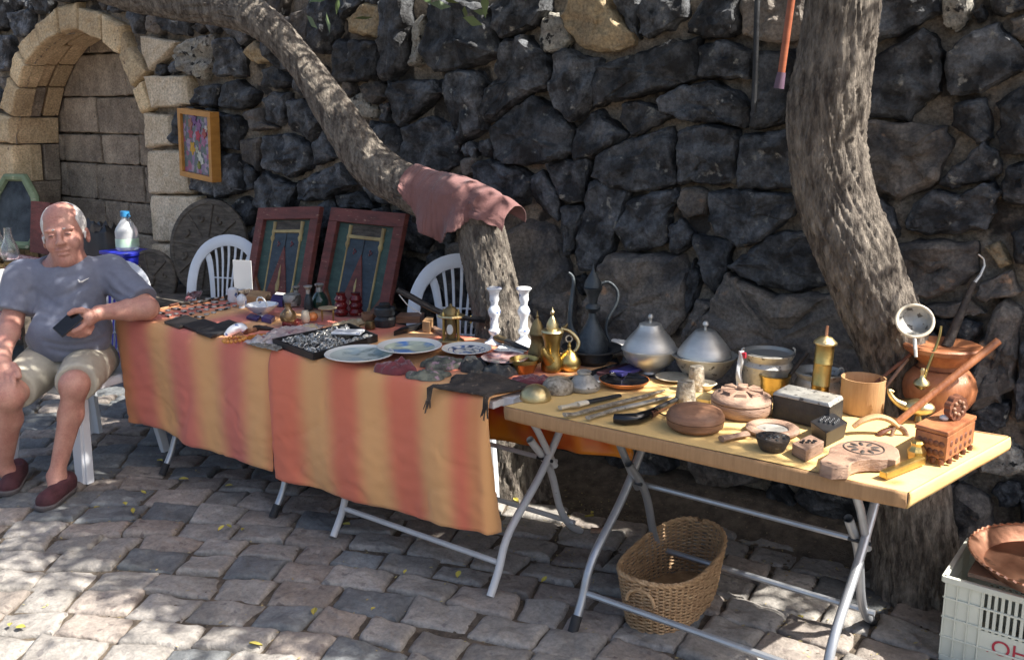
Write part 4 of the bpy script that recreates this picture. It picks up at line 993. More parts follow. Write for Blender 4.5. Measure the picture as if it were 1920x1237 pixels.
for cr_ in ([(70, 582), (95, 590), (125, 588), (150, 580)], [(75, 600), (100, 604), (130, 600)], [(95, 560), (125, 552), (165, 530)], [(60, 545), (85, 560), (110, 575)], [(80, 640), (120, 650), (170, 645), (200, 632)], [(90, 655), (130, 663), (180, 656)], [(185, 520), (205, 545), (235, 560)], [(205, 515), (232, 545), (250, 552)], [(40, 530), (52, 560), (58, 590)], [(150, 500), (140, 515), (110, 520)], [(190, 560), (180, 590), (195, 620)], [(28, 545), (45, 555), (56, 548)]):
    pp3 = [on_shirt(*q) for q in cr_]
    for u_, v_ in zip(pp3, pp3[1:]): S.cap(u_+F_*.001, v_+F_*.001, .009, .009, .016, True)
sh = cloth_noise(local(S.mesh()), .007, 7, 1.5, .8)
shirt = part('shirt', sh, M['shirt'], man, True, angle=80, label='blue-grey short-sleeved t-shirt')
sm = shirt.modifiers.new('s', 'SMOOTH'); sm.factor = .5; sm.iterations = 2
# small white tick mark on the chest
tk = MB(); pts = [(146, 524), (149, 528.5), (154, 528), (167, 521)]; rr = [.0022, .0042, .0042, .0008]
tk.tube([on_shirt(*p)-d_*.004 - MO for p, d_ in ((p, ray(*p)) for p in pts)], rr, 8, .5, up=tuple(BT))
part('chest_mark', tk, M['paper'], shirt)
# shorts
S = SDF(lo, hi, .0065)
S.ell(pel+Vector((0, 0, -.01)), (.195, .17, .10), None, .05)
for hp, kn, c in ((hpL, knL, .86), (hpR, knR, .80)):
    e = hp.lerp(kn, c); S.cap(hp, e, .106, .084, .035); dn = (kn-hp).normalized(); sleeve_cut(S, e+dn*.03, dn, .16)
sh = cloth_noise(local(S.mesh()), .010, 8, 6.5)
part('shorts', sh, M['shorts'], man, True, angle=80, label='beige knee-length shorts').modifiers.new('s', 'SMOOTH').iterations = 2
# shoes
for f, an, tw in ((footL, anL, -.05), (footR, anR, .25)):
    S = SDF(f-Vector((.2, .2, .05)), f+Vector((.2, .2, .15)), .005)
    d = Vector((BT.x*cos(tw)-BT.y*sin(tw), BT.x*sin(tw)+BT.y*cos(tw), 0)); c = Vector((f.x, f.y, 0))
    S.cap(c-d*.11+Z_*.040, c+d*.045+Z_*.034, .038, .042, .03); S.cap(c-d*.12+Z_*.06, c-d*.06+Z_*.07, .036, .036, .02)
    S.ell(c-d*.07+Z_*.115, (.036, .036, .04), None, .015, True); S.clip((0, 0, .016), (0, 0, -1))
    part('shoe', local(S.mesh()), M['maroon'], man, True, angle=80, label='dark maroon slip-on shoe')
    S = SDF(f-Vector((.2, .2, .05)), f+Vector((.2, .2, .15)), .005)
    S.cap(c-d*.11+Z_*.03, c+d*.05+Z_*.03, .042, .047, .02); S.clip((0, 0, .028), (0, 0, 1)); S.clip((0, 0, .002), (0, 0, -1))
    part('sole', local(S.mesh()), M['sole'], man, True, angle=80)
# phone
a, b = J(112, 620, 3.868), J(143, 592, 3.895); ax = (b-a).normalized(); up = (Vector((0, 0, 1))-BT*.2); sd = ax.cross(up).normalized(); wv = sd.cross(ax).normalized()
c = (a+b)/2; nn = (BT*.9+Z_*.43).normalized(); wv = nn.cross(ax).normalized(); nn = ax.cross(wv).normalized()
Mx = Matrix((ax, wv, nn)).transposed()
phn = empty('phone', 'black smartphone held in the seated man\'s hand', 'phone', c)
part('case', MB().box((0, 0, 0), (.112, .062, .009), Mx), M['black'], phn, False, bevel=.003)
part('screen', MB().box(Mx@Vector((0, 0, .0048)), (.104, .055, .001), Mx), M['black_gloss'], phn, False)
# ================================================================== wares: helpers
TT = TZ+.0045        # upper face of cardboard / cloth
def turned(name, label, cat, px, py, parts, z=TT, n=32, group=None, tilt=0, tdir=0, angle=35):
    """turned ware standing at pixel (px,py) of the table plane; profiles in photo pixels"""
    P = atz(px, py, z); s = kk(P); Mt = Matrix.Rotation(tilt, 3, 'Y') if tilt else None
    if tdir and Mt: Mt = Matrix.Rotation(tdir, 3, 'Z') @ Mt
    if len(parts) == 1:
        nm, prof, m = parts[0][:3]
        return solo(name, label, cat, MB().lathe([(r*s, h*s) for r, h in prof], n, (0, 0, 0), Mt), M[m], P, 0, group, angle=angle), P, s
    t = empty(name, label, cat, P, 0, group)
    for nm, prof, m in parts: part(nm, MB().lathe([(r*s, h*s) for r, h in prof], n, (0, 0, 0), Mt), M[m], t, angle=angle)
    return t, P, s
def V_(P, px, py, dd=0): return atd(px, py, dep(P)+dd)-P
def ptube(P, pts, n=10, flat=1.0):       # pts (px,py,r_px[,depth offset])
    s = kk(P); sp = smooth_path([(*V_(P, p[0], p[1], p[3] if len(p) > 3 else 0), p[2]*s) for p in pts], .008)
    return MB().tube([p[:3] for p in sp], [max(p[3], .0004) for p in sp], n, flat)
def hbox(A, Bq, Cq, h, P, top=1.0):      # box from 3 base corners (front-left, front-right, back-right)
    A, Bq, Cq = Vector(A)-P, Vector(Bq)-P, Vector(Cq)-P; D = A+(Cq-Bq); b = [A, Bq, Cq, D]; c = (A+Cq)/2
    return MB().hexa(b, [c+(q-c)*top+Vector((0, 0, h)) for q in b])
def pxbox(name, label, cat, a, b, c, h, m, z=TT, top=1.0, bevel=.002, group=None):
    A, Bq, Cq = atz(*a, z), atz(*b, z), atz(*c, z); P = (A+Cq)/2
    return solo(name, label, cat, hbox(A, Bq, Cq, h, P, top), M[m], P, 0, group, False, bevel=bevel), P
def lying(name, label, cat, pts, z, mats, group=None, flat=1.0, n=10):
    """long thing lying on the table: pts (px,py,r_px); mats = [(part, i0, i1, material)]"""
    W = [(atz(p[0], p[1], z+p[2]*.0016), p[2]) for p in pts]; P = W[0][0].copy(); P.z = z; s = kk(P)
    t = empty(name, label, cat, P, 0, group)
    for nm, i0, i1, m in mats:
        sp = [((w-P), r*s) for w, r in W[i0:i1+1]]
        part(nm, MB().tube([q[0] for q in sp], [q[1] for q in sp], n, flat, up=(0, 0, 1)), M[m], t)
    return t
def blob(c, rx, ry, h, seed, n=26, rings=5, wav=.25):   # soft flattened heap of cloth
    mb = MB(); vs = []; c = Vector(c)
    for j in range(rings+1):
        f = j/rings
        for i in range(n):
            a = 2*pi*i/n; w_ = 1+wav*noise2(cos(a)*1.6+seed, sin(a)*1.6, seed)
            r = (1-f**1.7)*w_; z = h*(1-(1-f)**3)*(.7+.5*noise2(cos(a)*r*2.5, sin(a)*r*2.5, seed+3))+.002*noise2(a*5, f*9, seed)
            vs.append(c+Vector((rx*r*cos(a), ry*r*sin(a), max(0, z) if j else 0)))
    mb.v = [tuple(v) for v in vs]
    for j in range(rings):
        for i in range(n): mb.f.append((j*n+i, j*n+(i+1) % n, (j+1)*n+(i+1) % n, (j+1)*n+i))
    return mb
# ================================================================== right-hand table
CT = 'metal vessels on the cardboard table'
turned('brass_bowl', 'small footed brass bowl in front of the coffee pots', 'bowl', 983, 701, [('bowl', [(0,0),(15,0),(19,5),(25,20),(28,23),(28,30),(26.5,30),(24,23),(12,4),(0,3)], 'brass')])
t, P, s = turned('coffee_pot', 'dark aged brass coffee pot standing behind the bright one', 'coffee pot', 1007, 678, [('body', [(0,0),(15,0),(18,6),(17,20),(12,36),(12,46),(15,53),(14,54),(0,54)], 'brass_dark'), ('lid', [(15,54.5),(14,58),(12,66),(8,76),(3,82),(2,84),(3,87),(1.5,90),(0.6,98),(0,98)], 'brass_dark')])
part('spout', ptube(P, [(1015, 640, 7), (1026, 628, 5), (1032, 622, 2)]), M['brass_dark'], t)
t, P, s = turned('coffee_pot', 'bright brass coffee pot with a domed lid and curved handle', 'coffee pot', 1035, 698, [('body', [(0,0),(16,0),(21,7),(21,16),(17,28),(14,42),(15.5,60),(21,76),(21.5,78),(19,78),(0,74)], 'brass'), ('lid', [(21,78.5),(19,82),(11,84),(11,93),(7,102),(3,107),(2,109),(4,112),(4,116),(1.5,119),(0.6,125),(0,125)], 'brass_pale')])
part('handle', ptube(P, [(1052, 616, 3.5), (1066, 620, 3.5), (1080, 632, 4), (1085, 645, 4), (1078, 658, 3.5), (1064, 656, 3)]), M['brass_pale'], t)
part('spout', ptube(P, [(1030, 678, 11, -.035), (1022, 664, 8, -.055), (1018, 652, 4, -.066)]), M['brass'], t)
part('hinge', ptube(P, [(1053, 615, 2), (1060, 612, 4), (1064, 606, 1.5)]), M['brass_dark'], t)
t, P, s = turned('brass_flask', 'engraved round brass flask with a hanging ring', 'flask', 1067, 697, [('body', [(0,0),(12,0),(20,8),(23,18),(20,28),(12,38),(4,44),(3,48),(4,50),(2.4,53),(2,58),(0,58)], 'brass'), ('foot', [(0,-.4),(14,-.4),(14,2),(11,3),(0,3)], 'brass_dark')])
part('ring', MB().tube([V_(P, 1067+6*cos(a), 635+6*sin(a)) for a in np.linspace(0, 2*pi, 17)[:-1]], 1.4*s, 6, closed=True), M['ivory'], t)
# ewer in its basin
t, P, s = turned('basin', 'black rimmed basin holding the tall ewer', 'basin', 1110, 684, [('bowl', [(0,0),(24,0),(26,3),(30,9),(36,12),(37,15),(41,26),(44,29),(58,33),(58,35),(44,32),(38,30),(34,20),(0,17)], 'iron')])
BZ = TT+18*s
t, P, s = turned('ewer', 'tall dark pewter ewer with long spout and looped handle', 'ewer', 1110, 657, [('body', [(0,0),(36,0),(35,7),(26,28),(14,50),(8,63),(7,72)], 'pewter'), ('neck', [(7,72),(13,78),(14.5,82),(13,86),(8,90),(9.5,100),(13,110),(16,115),(17,119),(15,121),(0,121)], 'pewter'), ('lid', [(17,121.5),(16,124),(15,131),(9,142),(4,150),(2,156),(1,167),(0,167)], 'pewter')], z=BZ)
part('handle', ptube(P, [(1119, 536, 3.5), (1140, 529, 3.5), (1157, 545, 3.2), (1156, 568, 3), (1140, 598, 3), (1137, 622, 3), (1146, 645, 3)]), M['pewter'], t)
part('spout', ptube(P, [(1066, 511, 2.6), (1074, 519, 3.2), (1075, 540, 4), (1070, 580, 5), (1071, 615, 6), (1086, 638, 8)]), M['pewter'], t)
part('thumb_lever', ptube(P, [(1122, 533, 2), (1114, 520, 2.4), (1107, 512, 1.2)]), M['pewter'], t)
turned('tureen', 'round tinned tureen whose domed lid rises to a ball finial, beside the ewer', 'tureen', 1217, 697, [('bowl', [(0,0),(20,0),(18,4),(22,8),(40,19),(48,31),(50.5,41),(50,44),(0,42)], 'tin'), ('lid', [(53,44),(53,46),(49,49),(46,57),(36,70),(28,79),(22,87),(20.5,92),(14,94.5),(0,95)], 'tin'), ('finial', [(0,94),(3.4,94),(2.6,99),(2.8,101),(5.2,104),(5,107.5),(3,110.5),(0,111)], 'tin')], n=44, group=CT)
turned('tureen', 'tinned tureen with a cone lid sitting inside a wide rim', 'tureen', 1319, 708, [('bowl', [(0,0),(26,0),(38,8),(49,24),(55,38),(61,43),(62,45.5),(60,46),(52,43),(0,40)], 'tin_dull'), ('lid', [(51,44),(50,50),(41,64),(29,79),(20,89.5),(16,92),(0,92.5)], 'tin'), ('finial', [(0,92),(3,92),(2.4,97),(3,98.5),(6,102),(5.6,105),(3.5,108),(0,109)], 'tin')], n=44, group=CT)
t, P, s = turned('metal_pail', 'tinned pail with side lugs and a lid lying in its mouth', 'pail', 1437, 728, [('body', [(0,0),(40,0),(43,6),(44,40),(46,47),(43,52),(42,56),(47,65),(49,70),(47,71),(41,60),(0,56)], 'tin_dull'), ('lid', [(0,64),(20,66),(40,64),(45,70.5),(46,72),(43,72),(38,67),(0,69)], 'tin')], n=44)
for dx in (-46, 46): part('lug', MB().tube([R_*(dx+3.5*cos(a)*(1 if dx > 0 else -1))*s+Vector((0, 0, (72+6*sin(a))*s)) for a in np.linspace(-1.2, 1.9, 8)], 1.8*s, 6), M['tin'], t)
t, P, s = turned('saucepan', 'brass saucepan with a long dark handle beside the pail', 'saucepan', 1451, 739, [('pan', [(0,0),(20,0),(25,5),(27,30),(30,38),(28,39),(25,31),(22,7),(0,5)], 'brass')])
part('handle', ptube(P, [(1474, 714, 3), (1484, 700, 3.4), (1500, 678, 4), (1514, 661, 3.6)]), M['dark_wood'], t)
t, P, s = turned('cooking_pot', 'tinned cooking pot with a rim ring, behind the brass grinder', 'pot', 1534, 736, [('body', [(0,0),(38,0),(43,8),(43,20),(38.5,30),(44,37),(45,40.5),(42.5,41),(36,30),(39,10),(0,7)], 'tin_dull'), ('rim', [(44,39),(46.5,41),(44,43),(42,41),(44,39)], 'tin')], n=44)
part('lug', MB().tube([R_*(40+5*cos(a))*s+Vector((0, 0, (42+6*sin(a))*s)) for a in np.linspace(-.4, 3.4, 9)], 1.8*s, 6), M['tin'], t)
turned('pepper_mill', 'tall brass hand grinder with ringed barrel and pin on top', 'grinder', 1534, 757, [('barrel', [(0,0),(16,0),(16.5,2),(16,4),(16,36),(17,37),(17,39),(16.4,40),(16.6,78),(17.4,79),(17.4,81),(16.8,82),(17.2,116),(0,116)], 'brass'), ('cap', [(21,116),(21.5,118),(21,120),(16,124),(11,129),(5,131),(0,131)], 'brass_pale'), ('pin', [(0,130),(3.2,130),(2.8,150),(0,151)], 'copper')], n=36, tilt=radians(3), tdir=YAW)
t, P, s = turned('wooden_mug', 'pale wooden mug holding two long sticks', 'mug', 1615, 770, [('cup', [(0,0),(38,0),(39,3),(39.5,62),(40,65),(37.5,65),(36,60),(35,10),(0,8)], 'oak')], n=40)
for k, (a, b) in enumerate((((1622, 733), (1708, 664)), ((1640, 752), (1702, 672)))):
    A = V_(P, *a); Bq = V_(P, *b); q = MB().tube([A, Bq], [3*s, 3.6*s], 8)
    solo('stick', ('thin dark stick leaning out of the wooden mug', 'second stick leaning low across the rim of the wooden mug')[k], 'stick', q, M['redwood_dark' if k == 0 else 'walnut_pale'], P)
t, P, s = turned('wooden_mortar', 'big reddish wooden mortar with a wide faceted dish on top', 'mortar', 1757, 766, [('body', [(0,0),(40,0),(52,7),(63,26),(66,46),(61,64),(50,76),(42,82),(38,88)], 'redwood'), ('dish', [(36,84),(40,90),(54,104),(68,114),(70,122),(66,125),(58,122),(48,117),(0,113)], 'redwood')], n=14, angle=28)
part('body_band', MB().lathe([(44*s, 79*s), (47*s, 80.5*s), (44*s, 82*s)], 14), M['redwood_dark'], t)
pz = kk(P); A = V_(P, 1774, 652); Bq = V_(P, 1826, 530, .05); pe = empty('pestle', 'long dark pestle with a metal hook standing in the mortar', 'pestle', P)
part('shaft', MB().tube([A, A.lerp(Bq, .5), Bq], [10*pz, 8*pz, 5*pz], 10), M['dark_wood'], pe)
part('hook', MB().tube([V_(P, *q, .05) for q in ((1824, 534), (1838, 516), (1846, 498), (1844, 485), (1834, 477))], [4*pz, 3*pz, 2.4*pz, 2*pz, 1.6*pz], 8), M['tin'], pe)
# grey scoop leaning against the trunk behind the mortar
c = aty(1715, 603, 2.90); s = kk(c); nn = (-(F_)*.75+Vector((0, 0, .35))-R_*.25).normalized(); Mx = nn.to_track_quat('Z', 'Y').to_matrix()
sc0 = empty('metal_scoop', 'grey round scoop leaning on the trunk behind the mortar', 'scoop', c)
part('bowl', MB().lathe([(0,-20*s),(14*s,-17*s),(26*s,-8*s),(31*s,2*s),(33*s,3*s),(31*s,5*s),(28*s,2*s),(23*s,-7*s),(12*s,-14*s),(0,-16*s)], 28, (0, 0, 0), Mx), M['tin_dull'], sc0)
part('rim', MB().tube([Mx@Vector((32*s*cos(a), 32*s*sin(a), 4*s)) for a in np.linspace(0, 2*pi, 29)[:-1]], 3*s, 8, closed=True), M['ivory'], sc0)
part('shank', MB().tube([Mx@Vector((0, -30*s, 2*s)), Mx@Vector((4*s, -70*s, 0))], [4*s, 3*s], 8), M['tin_dull'], sc0)
# dark casket
b_, P = pxbox('metal_casket', 'dark lidded metal casket with a worn grey top', 'casket', (1447, 782), (1553, 808), (1579, 792), .070, 'iron')
A, Bq, Cq = atz(1445, 783, TT), atz(1554, 809, TT), atz(1580, 792, TT); Q = (A+Cq)/2
lid = hbox(A, Bq, Cq, .012, Q, .93); lid.v = [(v[0], v[1], v[2]+.0705) for v in lid.v]; o = part('lid', lid, M['tin_dull'], b_, False, bevel=.003); o.location = Q-P
# carved jewel box
A, Bq, Cq = atz(1712, 855, TT), atz(1772, 873, TT), atz(1824, 839, TT); P = (A+Cq)/2; hB = .078; jb = empty('carved_box', 'carved reddish wooden box with a white knob and scalloped foot', 'box', P)
bx = hbox(A, Bq, Cq, hB-.014, P); bx.v = [(v[0], v[1], v[2]+.012) for v in bx.v]; part('case', bx, M['redwood'], jb, False, bevel=.002)
ld = hbox(A, Bq, Cq, .012, P); ld.v = [(v[0]*1.04, v[1]*1.04, v[2]+hB) for v in ld.v]; part('lid', ld, M['redwood'], jb, False, bevel=.003)
for (p, q) in ((A, Bq), (Bq, Cq)):
    for k in range(4): c = p.lerp(q, .13+.247*k)-P; part('foot', MB().prism([(c.x+.007*cos(a), c.y+.007*sin(a)) for a in np.linspace(0, 2*pi, 9)[:-1]], 0, .014), M['redwood_dark'], jb, False)
    nrm = Vector((q.y-p.y, -(q.x-p.x), 0)).normalized(); e = (q-p)
    for k in range(5):
        for j in range(2):
            c = p+e*(.16+.17*k)-P+nrm*.0005+Vector((0, 0, .028+.024*j)); part('carving', MB().ell(c, (.0085, .0022, .0085), 8, 6, Matrix((e.normalized(), nrm, Z_)).transposed()), M['redwood_dark'], jb)
part('knob', MB().ell(V_(P, 1760, 785)*0+Vector((-.005, -.005, hB+.018)), (.012, .012, .008), 12, 7), M['white_glaze'], jb)
# scalloped stamp on edge upon the box
c = P+Vector((.018, .012, hB+.013)); s = kk(c); R0 = 23*s; mb = MB(); ax = (-(F_)*.9+R_*.42); ax.z = 0; ax.normalize(); rt = ax.cross(Z_).normalized()
ol = [(R0*(1+.10*abs(sin(4.5*a)))*cos(a), R0*(1+.10*abs(sin(4.5*a)))*sin(a)) for a in np.linspace(0, 2*pi, 55)[:-1]]
mb.prism(ol, -.009, .009, .03); Mx = Matrix((rt, Z_, ax)).transposed(); mb.v = [tuple(Mx@Vector(v)+Vector((0, 0, R0*1.02))) for v in mb.v]
fs = empty('flower_stamp', 'dark scalloped wooden stamp standing on the carved box', 'stamp', c); part('disc', mb, M['redwood_dark'], fs, False)
for k in range(8): part('petal', MB().ell(Mx@Vector((R0*.55*cos(k*pi/4), R0*.55*sin(k*pi/4), .009))+Vector((0, 0, R0*1.02)), (R0*.2, R0*.2, R0*.2), 8, 5), M['walnut'], fs)
# long tool, hanging brass lamp
P = atz(1690, 800, TT); s = kk(P); A = V_(P, 1682, 792); Bq = V_(P, 1872, 639, .0)
solo('long_stick', 'long polished brown stick leaning across the carved box', 'stick', MB().tube([A, Bq], [6.5*s, 7.5*s], 12), M['redwood'], P)
lp = empty('brass_lamp', 'brass hanging oil lamp with curled spout and hooked rod', 'oil lamp', atz(1718, 790, TT)); P = Vector(lp.location); s = kk(P)
part('bowl', MB().ell(V_(P, 1718, 762), (34*s, 22*s, 15*s), 18, 10), M['brass_pale'], lp)
part('spout', ptube(P, [(1694, 760, 9), (1680, 752, 6), (1670, 740, 4.5), (1667, 731, 4), (1675, 735, 3)]), M['brass_pale'], lp)
part('rod', ptube(P, [(1730, 728, 3.5), (1736, 700, 3), (1746, 672, 3), (1757, 645, 3), (1763, 625, 2.6), (1765, 611, 2)]), M['brass'], lp)
part('knop', MB().lathe([(0, -14*s), (8*s, -10*s), (15*s, -2*s), (13*s, 4*s), (5*s, 10*s), (3*s, 18*s), (5*s, 24*s), (3*s, 29*s), (0, 30*s)], 20, V_(P, 1728, 718)), M['brass_pale'], lp)
part('stem', ptube(P, [(1722, 790, 9), (1722, 775, 5)]), M['brass'], lp)
# carved paddle board
Z7 = lambda p: (1420+p[0]/3.256, 580+p[1]/3.256)
ol = [Z7(p) for p in ((378,925),(430,885),(438,845),(500,815),(570,802),(640,797),(710,800),(770,808),(830,828),(866,858),(876,900),(850,925),(800,918),(750,920),(690,918),(620,925),(575,940),(556,965),(455,970),(385,948))]
W = [atz(*p, TT+.03) for p in ol]; P = sum(W, Vector())/len(W); P.z = TT; pd = empty('carved_paddle', 'thick carved wooden paddle mould with a short handle', 'mould', P)
pl = [(w_.x-P.x, w_.y-P.y) for w_ in W]; ar = sum(pl[k][0]*pl[(k+1) % len(pl)][1]-pl[(k+1) % len(pl)][0]*pl[k][1] for k in range(len(pl)))
pl = pl if ar > 0 else pl[::-1]; part('board', MB().prism(pl, 0, .032, .02), M['walnut_pale'], pd, False, bevel=.002)
cc = atz(*Z7((650, 850)), TT+.03)-P; cc.z = .0325
for k in range(9):
    a = k*2*pi/9
    part('carved_petal', MB().ell(cc+Vector((.030*cos(a), .030*sin(a), 0)), (.013, .006, .003), 8, 4, Matrix.Rotation(a, 3, 'Z')), M['dark_wood'], pd)
part('carved_ring', MB().tube([cc+Vector((.05*cos(a), .05*sin(a), 0)) for a in np.linspace(0, 2*pi, 29)[:-1]], .002, 5, closed=True), M['dark_wood'], pd)
# brass pen case with ink pot
A, Bq = atz(1655, 897, TT), atz(1728, 868, TT); P = A.copy(); e = (Bq-A).normalized(); sd = Vector((e.y, -e.x, 0))
pc = empty('pen_case', 'brass pen case with a faceted ink pot at its end', 'pen case', P)
part('case', MB().hexa([sd*.012, (Bq-A)+sd*.012, (Bq-A)-sd*.012, -sd*.012], [sd*.010+Z_*.020, (Bq-A)+sd*.010+Z_*.020, (Bq-A)-sd*.010+Z_*.020, -sd*.010+Z_*.020]), M['brass'], pc, False, bevel=.003)
q = atz(1718, 862, TT)-P; s = kk(P); part('ink_pot', MB().lathe([(0,0),(16*s,0),(18*s,5*s),(18*s,20*s),(14*s,26*s),(12*s,30*s),(13*s,36*s),(9*s,40*s),(0,41*s)], 8, q), M['brass'], pc, False)
# stamps
t, P, s = turned('round_stamp', 'dark round wooden printing stamp with a carved top', 'stamp', 1448, 842, [('block', [(0,0),(22,0),(25,6),(31,21),(31,25),(0,25)], 'dark_wood')], n=24)
for k in range(14): part('carving', MB().ell(Vector(((8+14*(k % 2))*s*cos(k*.9), (8+14*(k % 2))*s*sin(k*.9), 25.5*s)), (5*s, 3*s, 2*s), 7, 4, Matrix.Rotation(k*.9, 3, 'Z')), M['iron'], t)
b_, P = pxbox('square_stamp', 'small square wooden printing stamp beside the round one', 'stamp', (1484, 852), (1510, 866), (1544, 848), .032, 'walnut_pale'); s = kk(P)
for k in range(6): part('carving', MB().box(((k % 3-1)*.014*R_.x*1.1, (k % 3-1)*.014*R_.y+(k//3-.5)*.016, .0335), (.010, .006, .004), Matrix.Rotation(k*.6, 3, 'Z')), M['black'], b_, False)
b_, P = pxbox('block_stamp', 'black carved block stamp with a spiky face', 'stamp', (1522, 818), (1548, 838), (1583, 820), .045, 'black', top=1.15)
for k in range(16): part('spike', MB().lathe([(.006, 0), (.004, .006), (0, .010)], 6, Vector(((k % 4-1.5)*.013, (k//4-1.5)*.012, .044))), M['iron'], b_, False)
# hand mirror frame
c = atz(1448, 809, TT); s = kk(c); hm = empty('wooden_hand_mirror', 'round wooden frame with a handle lying on the cardboard', 'hand mirror', c)
part('frame', MB().tube([Vector((.060*cos(a), .060*sin(a), .009)) for a in np.linspace(0, 2*pi, 37)[:-1]], .016, 10, .55, closed=True, up=(0, 0, 1)), M['walnut_pale'], hm)
q = atz(1352, 829, TT)-c; part('handle', MB().tube([q*.50+Z_*.009, q*.75+Z_*.010, q+Z_*.010], [.014, .011, .014], 8, .6, up=(0, 0, 1)), M['walnut_pale'], hm)
part('glass', MB().lathe([(0, .004), (.05, .004), (.05, .008), (0, .008)], 28), M['tin_dull'], hm)
# turned wooden boxes
turned('wooden_box', 'smooth round walnut box near the front edge of the cardboard', 'round box', 1303, 802, [('base', [(0,0),(44,0),(52,7),(54,19)], 'walnut'), ('lid', [(54,20),(53.5,26),(49,34),(38,40),(18,44),(0,44.5)], 'walnut')], n=44)
t, P, s = turned('wooden_box', 'round wooden box with raised wedges carved on its lid', 'round box', 1389, 775, [('base', [(0,0),(48,0),(55,8),(56.5,18),(55.5,25)], 'walnut_pale'), ('lid', [(54,25.5),(56.5,27),(56.5,31),(53,36),(40,42),(20,46),(0,47)], 'walnut_pale'), ('knob', [(0,46),(9,46),(9,53),(7,55),(0,55)], 'walnut_pale')], n=44)
for k in range(8):
    a0 = k*pi/4; pts = [(14, a0+.14), (40, a0+.10), (40, a0+.62), (14, a0+.55)]
    part('wedge', MB().prism([(r*s*cos(a), r*s*sin(a)) for r, a in pts], 40*s, 48*s, .08), M['walnut_pale'], t, False)
# pistol, daggers
P = atz(1190, 785, TT); s = kk(P); ps_ = empty('old_pistol', 'old flintlock pistol with a dark curved grip', 'pistol', P)
def TP(x, y, h=0): return atz(x, y, TT+h)-P
part('grip', MB().tube([TP(1152, 784, .014), TP(1172, 786, .015), TP(1196, 784, .016), TP(1220, 775, .016), TP(1232, 768, .015)], [9*s, 11*s, 10.5*s, 9*s, 7*s], 12), M['black_gloss'], ps_)
part('stock', MB().tube([TP(1218, 777, .016), TP(1240, 764, .014), TP(1276, 745, .013)], [8.5*s, 7*s, 5.5*s], 10), M['redwood_dark'], ps_)
part('barrel', MB().tube([TP(1228, 768, .022), TP(1296, 735, .018)], [5*s, 4.2*s], 10), M['iron'], ps_)
part('hammer', MB().tube([TP(1232, 768, .022), TP(1230, 764, .034), TP(1236, 760, .038)], [4*s, 3*s, 2*s], 6), M['iron'], ps_); part('trigger_guard', MB().tube([TP(1236, 774, .012), TP(1248, 779, .012), TP(1258, 768, .012)], 1.6*s, 6), M['iron'], ps_)
DG = 'daggers laid side by side on the cardboard'
lying('dagger', 'dagger with ivory hilt and black banded sheath', 'dagger', [(1050, 764, 7), (1066, 761, 6), (1082, 758, 9), (1100, 754, 8), (1124, 749, 7), (1162, 741, 6)], TT, [('hilt', 0, 2, 'ivory'), ('collar', 2, 3, 'ivory'), ('sheath', 3, 5, 'iron')], DG, .55)
lying('dagger', 'long silver-sheathed dagger, middle one of the row', 'dagger', [(1058, 777, 8), (1078, 776, 6), (1100, 770, 7), (1150, 757, 7), (1210, 742, 6), (1246, 731, 3)], TT, [('hilt', 0, 2, 'silver_sheath'), ('sheath', 2, 5, 'silver_sheath')], DG, .5)
lying('dagger', 'grey-sheathed dagger lying next to the pistol', 'dagger', [(1102, 783, 7), (1126, 776, 6), (1155, 767, 7), (1200, 757, 7), (1240, 747, 6), (1262, 742, 3)], TT, [('hilt', 0, 2, 'silver_sheath'), ('sheath', 2, 5, 'tin_dull')], DG, .5)
turned('metal_beaker', 'engraved tin beaker turned upside down beside the round box', 'beaker', 1285, 757, [('b', [(0,0),(20,0),(20.5,3),(16,40),(15,45),(13,46),(0,45)], 'silver_sheath')])
turned('metal_beaker', 'smaller engraved beaker standing upside down behind the first', 'beaker', 1305, 731, [('b', [(0,0),(15.5,0),(16,3),(13.5,42),(12.5,46),(0,46)], 'silver_sheath')])
pxbox('brass_tin', 'low square brass tin behind the round box', 'tin', (1304, 758), (1330, 763), (1345, 751), .022, 'brass_pale')
turned('tin_lid', 'engraved tinned pot lid with a stubby knob', 'lid', 1095, 729, [('d', [(0,0),(29,0),(30.5,3),(30,9),(28,11),(19,23),(12,27),(11,29),(13.5,31),(13.5,35),(0,36)], 'tin_dull')])
turned('metal_bowl', 'hammered brass bowl turned upside down by the daggers', 'bowl', 1004, 747, [('b', [(0,0),(30,0),(30,4),(27,14),(19,22),(9,26.5),(0,27)], 'brass_pale')])
turned('metal_bowl', 'pale bowl turned upside down in front of the brass flask', 'bowl', 1046, 733, [('b', [(0,0),(30,0),(30,5),(28,16),(21,24),(10,27.5),(0,28)], 'silver_sheath')])
turned('clay_dish', 'orange clay dish with a black glazed inside', 'dish', 1170, 722, [('dish', [(0,0),(30,0),(44,7),(47.5,12),(46,12.5)], 'terracotta'), ('glaze', [(46.2,12.3),(43,8.5),(29,4),(0,3)], 'black_gloss')], n=44)
pxbox('leather_folder', 'dark brown leather folder lying beside the clay dish', 'folder', (1118, 703), (1150, 712), (1205, 694), .012, 'maroon'); pxbox('leather_folder', 'navy folder stacked on the brown leather folder', 'folder', (1142, 700), (1166, 707), (1206, 694), .010, 'purple', z=TT+.0125)
turned('metal_saucer', 'shallow pale saucer beneath the two tureens', 'saucer', 1262, 712, [('s', [(0,0),(16,0),(32,5),(34,7),(32,7),(15,2.5),(0,2)], 'ivory')])
t, P, s = turned('white_cup', 'small pale spouted cup behind the carved-lid box', 'cup', 1322, 729, [('c', [(0,0),(10,0),(18,9),(22,12),(20,13),(15,9),(0,4)], 'ivory')])
